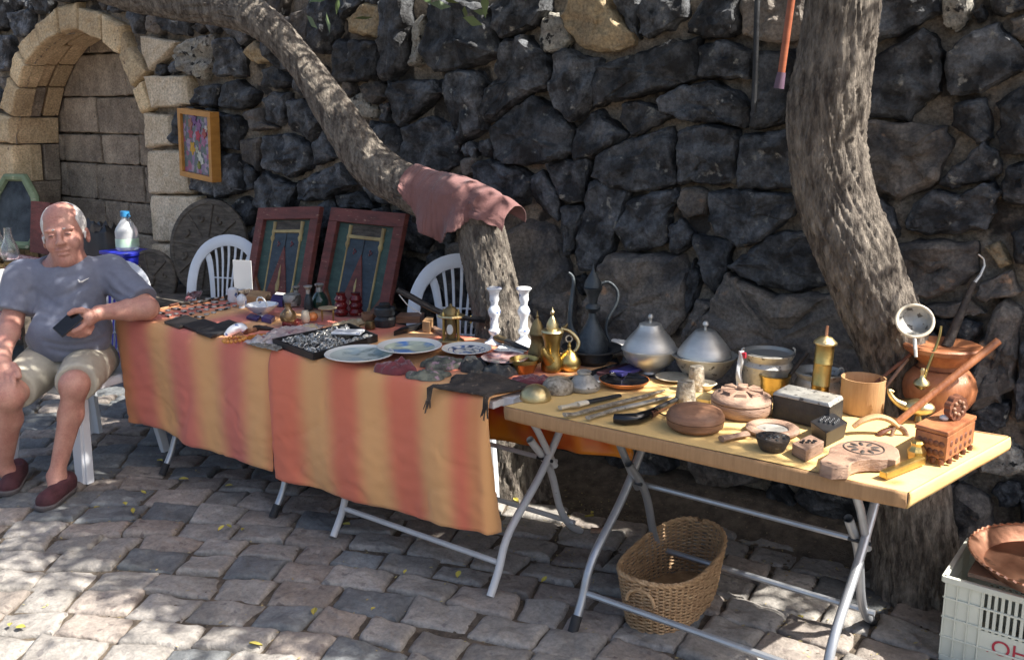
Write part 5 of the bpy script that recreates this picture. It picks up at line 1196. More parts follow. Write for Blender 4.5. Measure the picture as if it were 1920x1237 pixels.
# clear bag with red seal
P = atz(1385, 737, TT); s = kk(P); bg = empty('plastic_bag', 'narrow clear plastic bag with a red seal beside the pail', 'bag', P)
def bagf(u, v): return V_(P, 1378+12*u+6*v+1.5*sin(v*9), 737-80*v)+BT*(.006*sin(u*pi)+.003*sin(v*14+u*5))
o = part('film', MB().grid(bagf, 8, 20), M['clear'], bg); o.modifiers.new('t', 'SOLIDIFY').thickness = .004
part('seal', MB().box(V_(P, 1392, 665)+BT*.004, (.022, .008, .018)), M['red_print'], bg, False)
# wooden stirrup pieces
P = atz(1645, 815, TT); s = kk(P)
for lab, pts, m in (('curved wooden stirrup arched over the carved paddle', [(1600, 800, 6), (1618, 788, 8), (1645, 781, 9), (1668, 787, 9), (1684, 800, 7)], 'oak'), ('split wooden hoop standing beside the carved box', [(1668, 838, 5), (1672, 815, 6), (1680, 800, 7), (1694, 806, 6), (1704, 828, 5)], 'walnut_pale'), ('dark wooden hook lying under the stirrup', [(1640, 822, 4), (1650, 812, 7), (1662, 806, 6), (1676, 800, 4)], 'redwood_dark')):
    solo('wooden_stirrup', lab, 'stirrup', ptube(P, pts, 10, .6), M[m], P)
# ================================================================== covered tables
TC = TZ+.0115; TL = TZ+.008
PL = 'painted plates in stacks'
def plate_mat(name, base, rimc, c3, s3, rings=(), rim=9):
    m, nt, b = NT(name); N = nt.nodes.new; L = nt.links.new
    tc = N('ShaderNodeTexCoord'); ln = N('ShaderNodeVectorMath'); ln.operation = 'LENGTH'; L(tc.outputs['Object'], ln.inputs[0])
    rp = N('ShaderNodeValToRGB'); el = rp.color_ramp.elements; el[0].position = 0; el[0].color = (*base, 1); el[1].position = 1; el[1].color = (*rimc, 1); rp.color_ramp.interpolation = 'CONSTANT'
    for p, c in rings: e = el.new(p); e.color = (*c, 1)
    mu = N('ShaderNodeMath'); mu.operation = 'MULTIPLY'; mu.inputs[1].default_value = 6.0; L(ln.outputs['Value'], mu.inputs[0]); L(mu.outputs[0], rp.inputs[0])
    nz = N('ShaderNodeTexNoise'); nz.inputs['Scale'].default_value = s3; nz.inputs['Detail'].default_value = 4; L(tc.outputs['Object'], nz.inputs[0])
    r2 = N('ShaderNodeValToRGB'); r2.color_ramp.elements[0].position = .46; r2.color_ramp.elements[1].position = .60; L(nz.outputs[0], r2.inputs[0])
    n4 = N('ShaderNodeTexNoise'); n4.inputs['Scale'].default_value = 9; L(tc.outputs['Object'], n4.inputs[0]); r4 = N('ShaderNodeValToRGB')
    r4.color_ramp.elements[0].color = (*c3[0], 1); r4.color_ramp.elements[1].color = (*c3[1], 1); r4.color_ramp.elements[0].position = .45; r4.color_ramp.elements[1].position = .56; L(n4.outputs[0], r4.inputs[0])
    lt_ = N('ShaderNodeMath'); lt_.operation = 'LESS_THAN'; L(mu.outputs[0], lt_.inputs[0]); lt_.inputs[1].default_value = rim; fm = N('ShaderNodeMath'); fm.operation = 'MULTIPLY'; L(lt_.outputs[0], fm.inputs[0]); L(r2.outputs[0], fm.inputs[1])
    mx = N('ShaderNodeMix'); mx.data_type = 'RGBA'; L(fm.outputs[0], mx.inputs[0]); L(rp.outputs[0], mx.inputs[6]); L(r4.outputs[0], mx.inputs[7]); L(mx.outputs[2], b.inputs[0]); b.inputs['Roughness'].default_value = .2
    return m
W_ = (.74, .74, .70)
M['pl_a'] = plate_mat('plate_grey', (.50, .56, .52), W_, ((.12, .15, .13), (.36, .45, .47)), 16, ((.64, W_),), .64); M['pl_b'] = plate_mat('plate_sea', (.52, .58, .46), W_, ((.14, .17, .10), (.10, .24, .55)), 9, ((.56, W_),), .56)
M['pl_c'] = plate_mat('plate_blue', (.66, .66, .60), W_, ((.06, .09, .16), (.10, .18, .38)), 45, ((.28, (.08, .14, .30)), (.31, (.72, .72, .68)), (.40, (.08, .14, .30)), (.415, (.72, .72, .68))), .41); M['pl_d'] = plate_mat('plate_red', (.32, .20, .19), (.42, .30, .28), ((.16, .06, .06), (.10, .09, .12)), 40)
pp_ = lambda R: [(0,0),(R*.58,0),(R*.62,1.2),(R*.97,R*.13),(R,R*.15),(R*.985,R*.165),(R*.64,R*.055),(R*.55,R*.03),(0,R*.028)]
for px_, py_, R, n_, m, d_ in ((674, 671, 65, 2, 'pl_a', 'grey-green painted'), (768, 656, 61, 3, 'pl_b', 'blue and green painted'), (875, 659, 47.5, 3, 'pl_c', 'blue patterned'), (946, 676, 44, 4, 'pl_d', 'dull red patterned')):
    s = kk(atz(px_, py_, TC))
    for k in range(n_):
        top = k == n_-1
        lab = ('%s plate on top of its stack' % d_) if top else ('plate lying under the %s plate' % d_)
        turned('plate', lab, 'plate', px_, py_, [('p', pp_(R*(1 if top else 1-.015*(n_-1-k))), m if top or m == 'pl_d' else 'white_glaze')], z=TC+k*R*.115*s, n=48, group=PL)
# ring tray
cs = [atz(*p, TC) for p in ((513, 647), (588, 675), (707, 640), (655, 617))]; P = sum(cs, Vector())/4; P.z = TC
tr = empty('ring_tray', 'shallow black tray crammed with silver rings', 'tray', P)
part('base', MB().hexa([c-P for c in cs], [c-P+Vector((0, 0, .006)) for c in cs]), M['black'], tr, False)
for i in range(4):
    a, b = cs[i]-P, cs[(i+1) % 4]-P; nrm = Vector((b.y-a.y, -(b.x-a.x), 0)).normalized()*.004
    part('side', MB().hexa([a+nrm, b+nrm, b-nrm, a-nrm], [q+Vector((0, 0, .026)) for q in (a+nrm, b+nrm, b-nrm, a-nrm)]), M['black'], tr, False)
rm = MB(); rr = random.Random(3)
for k in range(260):
    u, v = rr.uniform(.05, .95), rr.uniform(.06, .94)
    if u > .60 and .25 < v < .8: continue
    c = cs[0].lerp(cs[3], u).lerp(cs[1].lerp(cs[2], u), v)-P+Vector((0, 0, .018)); n_ = Vector((rr.gauss(0, 1), rr.gauss(0, 1), rr.gauss(0, .6))).normalized(); Mx = n_.to_track_quat('Z', 'Y').to_matrix()
    rm.tube([c+Mx@Vector((.0095*cos(a), .0095*sin(a), 0)) for a in np.linspace(0, 2*pi, 11)[:-1]], .0020, 4, closed=True)
    if k % 3 == 0: rm.ell(c+Mx@Vector((.010, 0, 0)), (.005, .005, .005), 6, 4)
o = solo('silver_rings', 'heap of silver finger rings in the black tray', 'rings', rm, M['tin'], P); o['kind'] = 'stuff'
c = cs[0].lerp(cs[3], .78).lerp(cs[1].lerp(cs[2], .78), .5); solo('paper_packet', 'white folded packet lying among the rings', 'packet', MB().box((0, 0, 0), (.12, .07, .010), Matrix.Rotation(.5, 3, 'Z')), M['porcelain'], c+Vector((0, 0, .028)), bevel=.003)
# crumpled printed bag in front of the tray
def crumple(name, label, cat, corners, m, z, amp, seed, h=.012):
    cs_ = [atz(*p, z) for p in corners]; P = sum(cs_, Vector())/4; P.z = z
    def fn(u, v):
        p = cs_[0].lerp(cs_[1], u).lerp(cs_[3].lerp(cs_[2], u), v)-P; e = min(u, 1-u, v, 1-v)*4
        return Vector((p.x+.006*noise2(u*7, v*7, seed), p.y+.006*noise2(v*7, u*7, seed+1), .003+min(1, e)*h*.6+amp*abs(noise2(u*6, v*6, seed))+amp*.5*noise2(u*17, v*17, seed)))
    o = solo(name, label, cat, MB().grid(fn, 22, 16), M[m], P, angle=25); o.modifiers.new('t', 'SOLIDIFY').thickness = .0015; return o
M['print_film'] = mat('print_film', (.55, .52, .50), (.34, .24, .25), 9, .25, c3=(.22, .10, .14), s3=14, f3=.58)
crumple('printed_bag', 'crumpled printed plastic bag beside the ring tray', 'bag', ((520, 650), (455, 645), (535, 612), (612, 612)), 'print_film', TC, .016, 2.0)
crumple('lace_strip', 'grey lace strip lying in front of the printed bag', 'lace', ((520, 660), (465, 648), (490, 636), (540, 648)), 'silver_sheath', TC, .006, 5.0, .004)
# brass clock
P = atz(846, 641, TC); s = kk(P); ck = empty('carriage_clock', 'small brass pillar clock with a dome and oval dial', 'clock', P)
part('base', MB().lathe([(0,0),(25*s,0),(25*s,4*s),(22*s,6*s),(0,6*s)], 8), M['brass_pale'], ck, False); part('top_plate', MB().lathe([(0,48*s),(24*s,48*s),(26*s,50*s),(24*s,53*s),(0,54*s)], 8), M['brass_pale'], ck, False)
for k in range(4): a = pi/4+k*pi/2+YAW; part('pillar', MB().lathe([(2.6*s,5*s),(1.8*s,10*s),(1.8*s,44*s),(2.6*s,56*s),(1*s,60*s),(0,61*s)], 10, Vector((19*s*cos(a), 19*s*sin(a), 0))), M['brass'], ck)
part('dome', MB().lathe([(15*s,53*s),(14*s,60*s),(9*s,66*s),(3*s,69*s),(2*s,73*s),(0,74*s)], 18), M['brass_dark'], ck); part('movement', MB().lathe([(0,8*s),(9*s,8*s),(10*s,24*s),(8*s,46*s),(0,46*s)], 12), M['brass_dark'], ck)
dv = (BT+R_*-.15).normalized(); Mx = dv.to_track_quat('Z', 'Y').to_matrix(); part('dial', MB().lathe([(0,2*s),(7*s,2*s),(8*s,0),(0,0)], 20, dv*10*s+Vector((0,0,26*s)), Mx@Matrix.Diagonal((.8,1.25,1))), M['white_glaze'], ck)
# candlesticks
CP = [(0,0),(22,0),(22,3),(14,7),(9,12),(8,16),(12,21),(13,26),(9,31),(8.5,44),(9,50),(13,57),(14,63),(11,69),(8,73),(8.5,79),(11,84),(10,90),(11,98),(16,103),(17,105),(15,107),(8,106),(0,104)]
turned('candlestick', 'blue and white porcelain candlestick standing against the tree trunk', 'candlestick', 927, 644, [('c', [(r*.86, h) for r, h in CP], 'porcelain')], z=TC)
turned('candlestick', 'blue and white porcelain candlestick beside the dark coffee pot', 'candlestick', 982, 644, [('c', [(r*.86, h) for r, h in CP], 'porcelain')], z=TC)
lying('powder_horn', 'dark horn-handled knife propped beside the right candlestick', 'knife', [(930, 633, 8), (950, 640, 6), (970, 648, 5), (992, 655, 3)], TC+.012, [('handle', 0, 1, 'brass_dark'), ('blade', 1, 3, 'iron')])
crumple('white_napkin', 'bright white napkin lying behind the red plates', 'napkin', ((925, 658), (975, 668), (1000, 650), (950, 640)), 'paper', TC, .004, 8, .004)
crumple('white_napkin', 'white paper lying behind the black basin', 'napkin', ((1130, 650), (1175, 655), (1195, 642), (1150, 636)), 'paper', TC, .004, 9, .004)
# lamp base, sabre, boxes behind the plates
t, P, s = turned('lamp_base', 'dark steel oil-lamp base with burner ring', 'lamp', 722, 611, [('tank', [(0,0),(19,0),(20,4),(20,14),(16,18),(15,20)], 'iron'), ('burner', [(15,20),(19,22),(20,34),(18,36),(0,36)], 'pewter'), ('collar', [(10,36),(11,42),(9,44),(0,44)], 'iron')], z=TC)
P = aty(820, 590, 2.78); s = kk(P); sb = empty('sabre', 'curved black-sheathed sabre propped behind the brass clock', 'sabre', P)
part('sheath', ptube(P, [(745, 543, 9), (770, 556, 9.5), (800, 573, 9.5), (835, 589, 9), (868, 596, 8)], 10, .6), M['black'], sb); part('hilt', ptube(P, [(868, 596, 7), (888, 598, 8), (910, 600, 9)], 10, .7), M['black_gloss'], sb); part('cord', ptube(P, [(748, 552, 1.2), (765, 572, 1.2), (790, 588, 1.2)]), M['tin'], sb)
part('strap_ring', ptube(P, [(882, 592, 2), (884, 600, 2), (882, 606, 2)]), M['brass'], sb)
pxbox('black_case', 'long black case lying behind the blue painted plates', 'case', (738, 630), (786, 618), (800, 610), .020, 'black', z=TC); pxbox('copper_box', 'low coppery wooden box behind the black case', 'box', (742, 606), (788, 606), (796, 598), .030, 'walnut', z=TC)
pxbox('wood_block', 'small brown wooden block beside the copper box', 'block', (792, 622), (806, 624), (814, 614), .045, 'oak', z=TC); pxbox('wooden_ruler', 'long brown wooden ruler pointing at the brass clock', 'ruler', (808, 620), (838, 634), (844, 630), .014, 'walnut_pale', z=TC)
# soft pouches and purses
PG = 'embroidered purses heaped on the striped cloth'
def pouch(label, px_, py_, rx, ry, h, m, sd, rz=0, z=TC):
    P = atz(px_, py_, z); s = kk(P); mb = blob((0, 0, 0), rx*s, ry*s*2.6, h*s*1.9, sd, 40, 9, .45); return solo('cloth_purse', label, 'purse', mb, M[m], P, YAW+rz, PG, angle=60)
pouch('dark red velvet purse with pointed ends', 745, 695, 38, 11, 13, 'velvet', 1.0); pouch('grey-green embroidered purse behind the velvet one', 830, 686, 46, 11, 11, 'green_fabric', 2.0); pouch('flat green embroidered purse at the front of the heap', 802, 707, 44, 9, 8, 'green_fabric', 3.0)
pouch('charcoal purse lying between the green purse and the red plates', 893, 692, 32, 11, 15, 'dark_fabric', 4.0); pouch('dark purse next to the brass bowl', 938, 700, 34, 12, 13, 'dark_fabric', 5.0); pouch('small purple embroidered purse near the upturned brass bowl', 1000, 716, 34, 8, 8, 'velvet', 6.0)
pouch('brown woven purse heaped over the saddle bag', 902, 716, 60, 11, 10, 'brown_fabric', 7.0)
sbp = [atz(*p, TC+.004) for p in ((806, 726), (905, 742), (1004, 727), (935, 706))]; P = sbp[0].copy(); bgm = empty('saddle_bag', 'flat brown woven bag with tassels hanging over the cloth edge', 'bag', P)
def sbf(u, v):
    p = sbp[0].lerp(sbp[1], u).lerp(sbp[3].lerp(sbp[2], u), v)-P; return p+Vector((0, 0, .004+.006*abs(noise2(u*5, v*5, 3))+.004*sin(u*pi)*sin(v*pi)))
o = part('bag', MB().grid(sbf, 22, 12), M['brown_fabric'], bgm, angle=50); o.modifiers.new('t', 'SOLIDIFY').thickness = .006
for (a, L_n, n_) in (((806, 727), 46, 9), ((912, 744), 44, 9)):
    ts = MB(); rr = random.Random(a[0])
    for k in range(n_):
        y0 = YF-.055; A = aty(a[0]+rr.uniform(-5, 5), a[1], y0)-P; e = rr.uniform(-8, 8)
        ts.tube([A+Vector((0, .03, .004)), A, aty(a[0]+e*.5-2, a[1]+L_n*.5, y0)-P, aty(a[0]+e-3+rr.uniform(-4, 4), a[1]+L_n*rr.uniform(.8, 1.05), y0)-P], [.003, .003, .0028, .0012], 5)
    o = part('tassel', ts, M['brown_fabric'], bgm); o['kind'] = 'stuff'
# glass and pottery row
turned('glass_flask', 'dark green glass flask in front of the painted shutters', 'flask', 600, 576, [('body', [(0,0),(13,0),(16,6),(16,14),(11,24),(6,30)], 'green_glass'), ('neck', [(6,30),(5,38),(8,42),(9,44),(7,45),(0,44)], 'tin_dull')], z=TC)
turned('glass_flask', 'slim grey glass flask beside the green flask', 'flask', 579, 580, [('body', [(0,0),(8,0),(9,6),(7,22),(4,30)], 'pewter'), ('mouth', [(4,30),(4,38),(8,43),(8,45),(0,44)], 'tin_dull')], z=TC)
turned('glass_flask', 'small dark flask close to the left shutter', 'flask', 556, 566, [('body', [(0,0),(8,0),(9,5),(6,14),(4,18)], 'brown_jug'), ('mouth', [(4,18),(4,24),(7,28),(7,30),(0,29)], 'tin_dull')], z=TC)
for x, lab in ((640, 'squat red glass lamp by the right shutter'), (668, 'second red glass lamp by the right shutter')):
    turned('red_lamp', lab, 'lamp', x, 590, [('body', [(0,0),(12,0),(14,6),(10,12),(13,18),(9,24),(12,30),(8,38),(9,42),(0,42)], 'red_glass')], z=TC)
turned('brown_jug', 'mottled brown jug on a red beaded stand', 'jug', 541, 602, [('body', [(0,0),(13,0),(16,8),(14,16),(7,23),(5,30),(6,34),(0,34)], 'brown_jug')], z=TC+.018)
pxbox('beaded_stand', 'red beaded square box under the brown jug', 'box', (529, 614), (556, 620), (566, 608), .022, 'red_glass', z=TC)
turned('clay_ball', 'small orange clay ball in front of the green flask', 'ball', 587, 602, [('b', [(0,0),(7,2),(10,8),(8,14),(3,17),(0,17)], 'terracotta')], z=TC); turned('shell_cup', 'speckled pale cup beside the clay ball', 'cup', 573, 604, [('b', [(0,0),(6,0),(9,8),(7,18),(6,22),(0,21)], 'ivory')], z=TC)
t, P, s = turned('wire_stand', 'little gilt wire stand behind the seashells', 'stand', 615, 598, [('top', [(0,24),(17,24),(18,26),(0,26)], 'brass_pale')], z=TC) if False else (None, atz(615, 600, TC), kk(atz(615, 600, TC)))
ws = empty('wire_stand', 'little gilt wire stand behind the seashells', 'stand', P)
part('top', MB().lathe([(0,22*s),(17*s,22*s),(18*s,24*s),(0,25*s)], 20), M['shell'], ws)
for k in range(4): part('leg', MB().tube([(14*s*cos(k*pi/2), 14*s*sin(k*pi/2), 0), (15*s*cos(k*pi/2), 15*s*sin(k*pi/2), 23*s)], 1.2*s, 5), M['brass'], ws)
for k, (x, y, a) in enumerate(((646, 611, 24), (668, 606, 16), (577, 616, 18))):
    P = atz(x, y, TC); s = kk(P); solo('seashell', ('broad speckled shell before the wire stand', 'small pale shell touching the broad one', 'cream shell behind the printed bag')[k], 'shell', blob((0, 0, 0), a*s, a*s*1.2, 10*s, k+20., wav=.4), M['shell'], P)
turned('coin_dish', 'small upright bronze medallion near the lamp base', 'medallion', 694, 617, [('m', [(0,0),(9,1),(10,4),(8,16),(0,18)], 'brass_dark')], z=TC); turned('wooden_cup', 'dark brown wooden cup beside the lamp base', 'cup', 692, 604, [('c', [(0,0),(11,0),(14,10),(14,18),(12,18),(10,4),(0,3)], 'walnut')], z=TC)
# porcelain and small boxes near the chair
t, P, s = turned('handled_bowl', 'pale blue glass bowl with an arched white handle', 'bowl', 492, 592, [('bowl', [(0,0),(10,0),(9,3),(18,9),(28,18),(31,22),(29,22.5),(16,11),(0,7)], 'porcelain')], z=TL)
part('handle', MB().tube([R_*(29*cos(a)*s)*.55+BT*(29*cos(a)*s)*.8+Vector((0, 0, (21+14*sin(a))*s)) for a in np.linspace(0, pi, 14)], 1.6*s, 6), M['white_glaze'], t)
pxbox('purple_box', 'small purple glass box in front of the handled bowl', 'box', (490, 603), (508, 607), (516, 600), .020, 'purple', z=TL); pxbox('purple_box', 'flat purple tin beneath the handled bowl', 'box', (462, 598), (482, 603), (490, 597), .012, 'purple', z=TL)
turned('porcelain_vase', 'blue and white porcelain vase by the chair back', 'vase', 437, 566, [('v', [(0,0),(8,0),(10,6),(9,12),(10,18),(9,25),(4,28),(0,28)], 'porcelain')], z=TL); turned('porcelain_vase', 'small blue and white egg-shaped jar beside the vase', 'jar', 454, 577, [('v', [(0,0),(6,0),(5,4),(9,9),(10,16),(8,22),(3,26),(0,26)], 'porcelain')], z=TL)
pxbox('brown_box', 'brown wooden box behind the porcelain jars', 'box', (462, 570), (498, 574), (508, 562), .040, 'oak', z=TL); pxbox('dark_box', 'dark lacquer box beside the brown box', 'box', (508, 574), (530, 576), (534, 566), .034, 'purple', z=TL); turned('grey_tin', 'round grey tin with a yellow band near the small flask', 'tin', 548, 572, [('b', [(0,0),(16,0),(16.5,4),(16.5,18),(15,21),(0,21)], 'tin_dull')], z=TC)
pxbox('book', 'dark book lying behind the porcelain vase', 'book', (420, 562), (448, 552), (470, 548), .020, 'brown_fabric', z=TL); crumple('patterned_cloth', 'folded patterned kerchief at the rear of the cloth', 'kerchief', ((345, 566), (375, 560), (380, 548), (352, 552)), 'velvet', TL, .02, 4.0)
pxbox('white_saucer_box', 'small white enamel box beside the dark box', 'box', (512, 561), (530, 563), (536, 556), .018, 'white_glaze', z=TL+.0)
for k, (x, y, c_) in enumerate(((338, 610, 'grey_wood'), (372, 617, 'black'), (398, 628, 'black'), (420, 619, 'iron'))):
    lab = ('olive grey wallet at the front edge of the cloth', 'black wallet lying beside the olive wallet', 'black leather pouch nearest the white bracelet', 'dark metal case behind the black wallets')[k]
    pxbox('wallet', lab, 'wallet', (x-30, y-3), (x-2, y+7), (x+38, y-6), .012, c_, z=TL)
P = atz(445, 628, TL); s = kk(P); solo('white_bracelet', 'chunky white stone bracelet at the cloth edge', 'bracelet', ptube(P, [(424, 632, 6), (436, 622, 9), (452, 616, 9), (460, 622, 7)], 9), M['porcelain'], P+Vector((0, 0, .006)))
P = atz(440, 640, TL); s = kk(P); bc = empty('amber_beads', 'string of amber beads beside the white bracelet', 'beads', P)
for k in range(16): a = k*2*pi/16; part('bead', MB().ell((15*s*cos(a), 22*s*sin(a), 4*s), (4*s, 4*s, 4*s), 8, 6), M['amber'], bc)
for k, (a, b) in enumerate((((468, 634), (512, 625)), ((460, 622), (500, 612)), ((478, 616), (520, 618)))):
    lying('smoking_pipe', ('amber coloured smoking pipe beside the beads', 'brown smoking pipe behind the amber one', 'dark smoking pipe near the beaded box')[k], 'pipe', [(a[0], a[1], 6), (a[0]+8, a[1]-2, 5), (b[0], b[1], 2.5)], TL, [('bowl', 0, 1, ('amber', 'walnut', 'dark_wood')[k]), ('stem', 1, 2, ('amber', 'walnut', 'dark_wood')[k])])
rr = random.Random(12); jm = {}
JG = 'watches and trinkets laid in rows near the man'
wm = MB().lathe([(0,0),(.013,0),(.015,.003),(.014,.007),(0,.008)], 14).mesh('watch', M['tin']); bm_ = MB().box((0, 0, .003), (.010, .05, .005)).mesh('strap', M['dark_wood'], False)
for row in range(4):
    for k in range(8):
        x = 300+row*16+k*(15-row*.6); y = 588+row*5-k*4.2+rr.uniform(-1, 1)
        P = atz(x, y, TL); t = empty('watch', 'small metal watch or trinket in the rows before the man\'s elbow', 'watch', P, rr.uniform(0, 3), JG)
        o = bpy.data.objects.new('case', wm); link(o, t); s_ = rr.uniform(.7, 1.2); o.scale = (s_, s_, s_)
        if rr.random() < .7: o = bpy.data.objects.new('strap', bm_); link(o, t)
for k in range(5): lying('pocket_knife', 'slim dark pocket knife in the row behind the watches', 'knife', [(318+k*20, 573-k*2.2, 2.5), (334+k*20, 569-k*2.2, 2.5)], TL, [('handle', 0, 1, ('redwood_dark', 'dark_wood')[k % 2])], 'pocket knives')
# ================================================================== along the wall
bn = empty('low_bench', 'low wooden bench behind the covered tables', 'bench', (-4.05, 3.13, 0)); BZt = .55
part('seat', MB().box((0, 0, BZt-.02), (2.2, .34, .04)), M['grey_wood'], bn, False)
for x in (-1, 0, 1):
    for y in (-.12, .12): part('leg', MB().box((x, y, (BZt-.04)/2), (.05, .05, BZt-.04)), M['grey_wood'], bn, False)
def shutter(label, TLp, TRp, base_px, seed, Yt=3.27):
    tl, tr_ = aty(*TLp, Yt), aty(*TRp, Yt-.02); Yb = 3.10
    bl = aty(base_px[0], base_px[1], Yb); bl.z = BZt; ex = (tr_-tl); ex.z *= 1; wd = ex.length; ex.normalize()
    br_ = bl+Vector((ex.x, ex.y, 0)).normalized()*wd; up = (tl-bl); ht = up.length; up.normalize(); nm = ex.cross(up).normalized(); up = nm.cross(ex).normalized()
    Mx = Matrix((ex, up, -nm if (-nm).y < 0 else nm)).transposed(); 
    if Mx.col[2].y > 0: Mx = Matrix((ex, up, -Mx.col[2])).transposed()
    t = empty('painted_shutter', label, 'shutter', bl, 0, 'painted wooden shutters leaning on the wall')
    def q(x0, x1, y0, y1, z0, z1, m, nme, bvl=.003):
        vs = [(x, y, z) for z in (z0, z1) for x, y in ((x0, y0), (x1, y0), (x1, y1), (x0, y1))]
        mb = MB().hexa(vs[:4], vs[4:]); mb.v = [tuple(Mx@Vector(v)) for v in mb.v]; part(nme, mb, M[m], t, False, bevel=bvl)
    w_, h_ = wd, ht; f = .12*w_; fy = .12*h_
    q(0, w_, h_-fy, h_, .0, .03, 'red_paint', 'rail'); q(0, w_, 0, fy, .0, .03, 'red_paint', 'rail'); q(0, f, fy, h_-fy, .0, .03, 'red_paint', 'stile'); q(w_-f, w_, fy, h_-fy, .0, .03, 'red_paint', 'stile')
    q(f, w_-f, fy, h_-fy, .0, .006, 'green_paint', 'panel', 0)
    iw = w_-2*f; x0 = f; c0, c1 = x0+iw*.22, x0+iw*.80
    q(c0, c1, fy, h_-fy-.11*h_, .006, .010, 'blue_paint', 'panel', 0); q(c0, c1, h_-fy-.13*h_, h_-fy-.10*h_, .006, .018, 'cream_paint', 'beam'); q(c0+.01, c1-.01, h_-fy-.10*h_, h_-fy-.005, .006, .009, 'grey_wood', 'panel', 0)
    q((c0+c1)/2-.002, (c0+c1)/2+.002, fy, h_-fy-.13*h_, .010, .013, 'black', 'groove', 0)
    for cxx in (c0, c1):
        prof = [(0, fy), (.009, fy), (.009, fy+.03), (.006, fy+.04), (.006, h_*.66), (.012, h_*.68), (.015, h_*.70), (.010, h_*.73), (.014, h_*.76), (.010, h_*.79), (.013, h_-fy-.01), (0, h_-fy-.01)]
        mb = MB().lathe(prof, 10); mb.v = [tuple(Mx@Vector((v[0]+cxx, v[2], v[1]+.008))) for v in mb.v]; part('column', mb, M['cream_paint'], t)
    mb = MB().prism([((c0+c1)/2-iw*.24, fy), ((c0+c1)/2+iw*.20, fy), ((c0+c1)/2, h_*.62)], .010, .016); mb.v = [tuple(Mx@Vector(v)) for v in mb.v]; part('triangle', mb, M['red_paint'], t, False)
    mb = MB().lathe([(0, fy+.02), (.012, fy+.03), (.016, fy+.06), (.006, fy+.10), (.008, fy+.13), (0, fy+.17)], 8); mb.v = [tuple(Mx@Vector((v[0]+(c0+c1)/2, v[2], v[1]*.5+.018))) for v in mb.v]; part('finial', mb, M['cream_paint'], t)
    for sx in (-1, 1):
        c = Vector(((c0+c1)/2+sx*iw*.14, h_*.64, .012)); mb = MB()
        for k in range(3): mb.ell(c+Vector((.008*cos(k*2.1), .010*sin(k*2.1), 0)), (.006, .008, .003), 7, 5)
        mb.v = [tuple(Mx@Vector(v)) for v in mb.v]; part('flower', mb, M['velvet'], t)
        mb = MB().prism(sorted([(x0 if sx < 0 else w_-f, fy), ((x0 if sx < 0 else w_-f)-sx*.07, fy), (x0 if sx < 0 else w_-f, fy+.10)], key=lambda p: 0)[::(1 if sx < 0 else -1)], .006, .022); mb.v = [tuple(Mx@Vector(v)) for v in mb.v]; part('corner_piece', mb, M['redwood_dark'], t, False)
shutter('left one of two painted shutters, with a straight red top rail', (478, 394), (592, 391), (462, 585), 1)
shutter('right one of two painted shutters, leaning under the tree limb', (611, 391), (748, 403), (588, 585), 2)
# carved round boards
def carved_disc(label, c, R, th, facing, n, seed, m='grey_wood'):
    c = Vector(c); f = Vector(facing).normalized(); rt = Vector((0, 0, 1)).cross(f).normalized(); up = f.cross(rt); Mx = Matrix((rt, up, f)).transposed()
    t = empty('carved_board', label, 'carving', c-Vector((0, 0, R)), 0); o_ = Vector((0, 0, R))
    part('disc', MB().lathe([(0, -th), (R*.97, -th), (R, -th*.5), (R, 0), (R*.96, .006), (R*.90, .006), (R*.88, 0), (0, 0)], 44, o_, Mx), M[m], t)
    part('hub', MB().lathe([(R*.22, 0), (R*.20, .016), (R*.12, .020), (0, .020)], 24, o_, Mx), M[m], t)
    for k in range(n):
        a = 2*pi*k/n+.3; d = Vector((cos(a), sin(a), 0)); pts = []
        for j in range(9): b = j/8*4.2+seed; rr_ = R*.10*(1-j/11); pts.append(o_+Mx@(d*R*.62+Vector((rr_*cos(b+a), rr_*sin(b+a), .006))))
        part('scroll', MB().tube(pts, R*.028, 6), M[m], t); part('spoke', MB().tube([o_+Mx@(Vector((cos(a+pi/n), sin(a+pi/n), 0))*R*.2+Vector((0, 0, .004))), o_+Mx@(Vector((cos(a+pi/n), sin(a+pi/n), 0))*R*.88+Vector((0, 0, .004)))], R*.022, 6), M[m], t)
    return t
c = aty(392, 508, 3.20); Rr = 90*kk(c); carved_disc('large round carved wooden board leaning behind the plastic chair', (c.x, c.y, BZt+Rr), Rr, .03, (.25, -1, .18), 8, 1.0)
c = aty(282, 525, 3.05); Rr = 58*kk(c); carved_disc('smaller round carved board behind the man\'s elbow', (c.x, c.y, max(c.z, .5)), Rr, .03, (.3, -1, .15), 6, 2.0)
st = empty('wooden_stool', 'low stool under the smaller carved board', 'stool', (c.x, c.y, 0)); zz = max(c.z, .5)-Rr
part('seat', MB().box((0, 0, zz-.015), (.36, .22, .03)), M['grey_wood'], st, False)
for x in (-.14, .14):
    for y in (-.08, .08): part('leg', MB().box((x, y, (zz-.03)/2), (.035, .035, zz-.03)), M['grey_wood'], st, False)
solo('paper_sheet', 'white paper hung on the back of the plastic chair', 'paper', MB().box((0, 0, 0), (.105, .003, .15), Matrix.Rotation(radians(22), 3, 'Z')), M['paper'], aty(455, 515, 2.98))
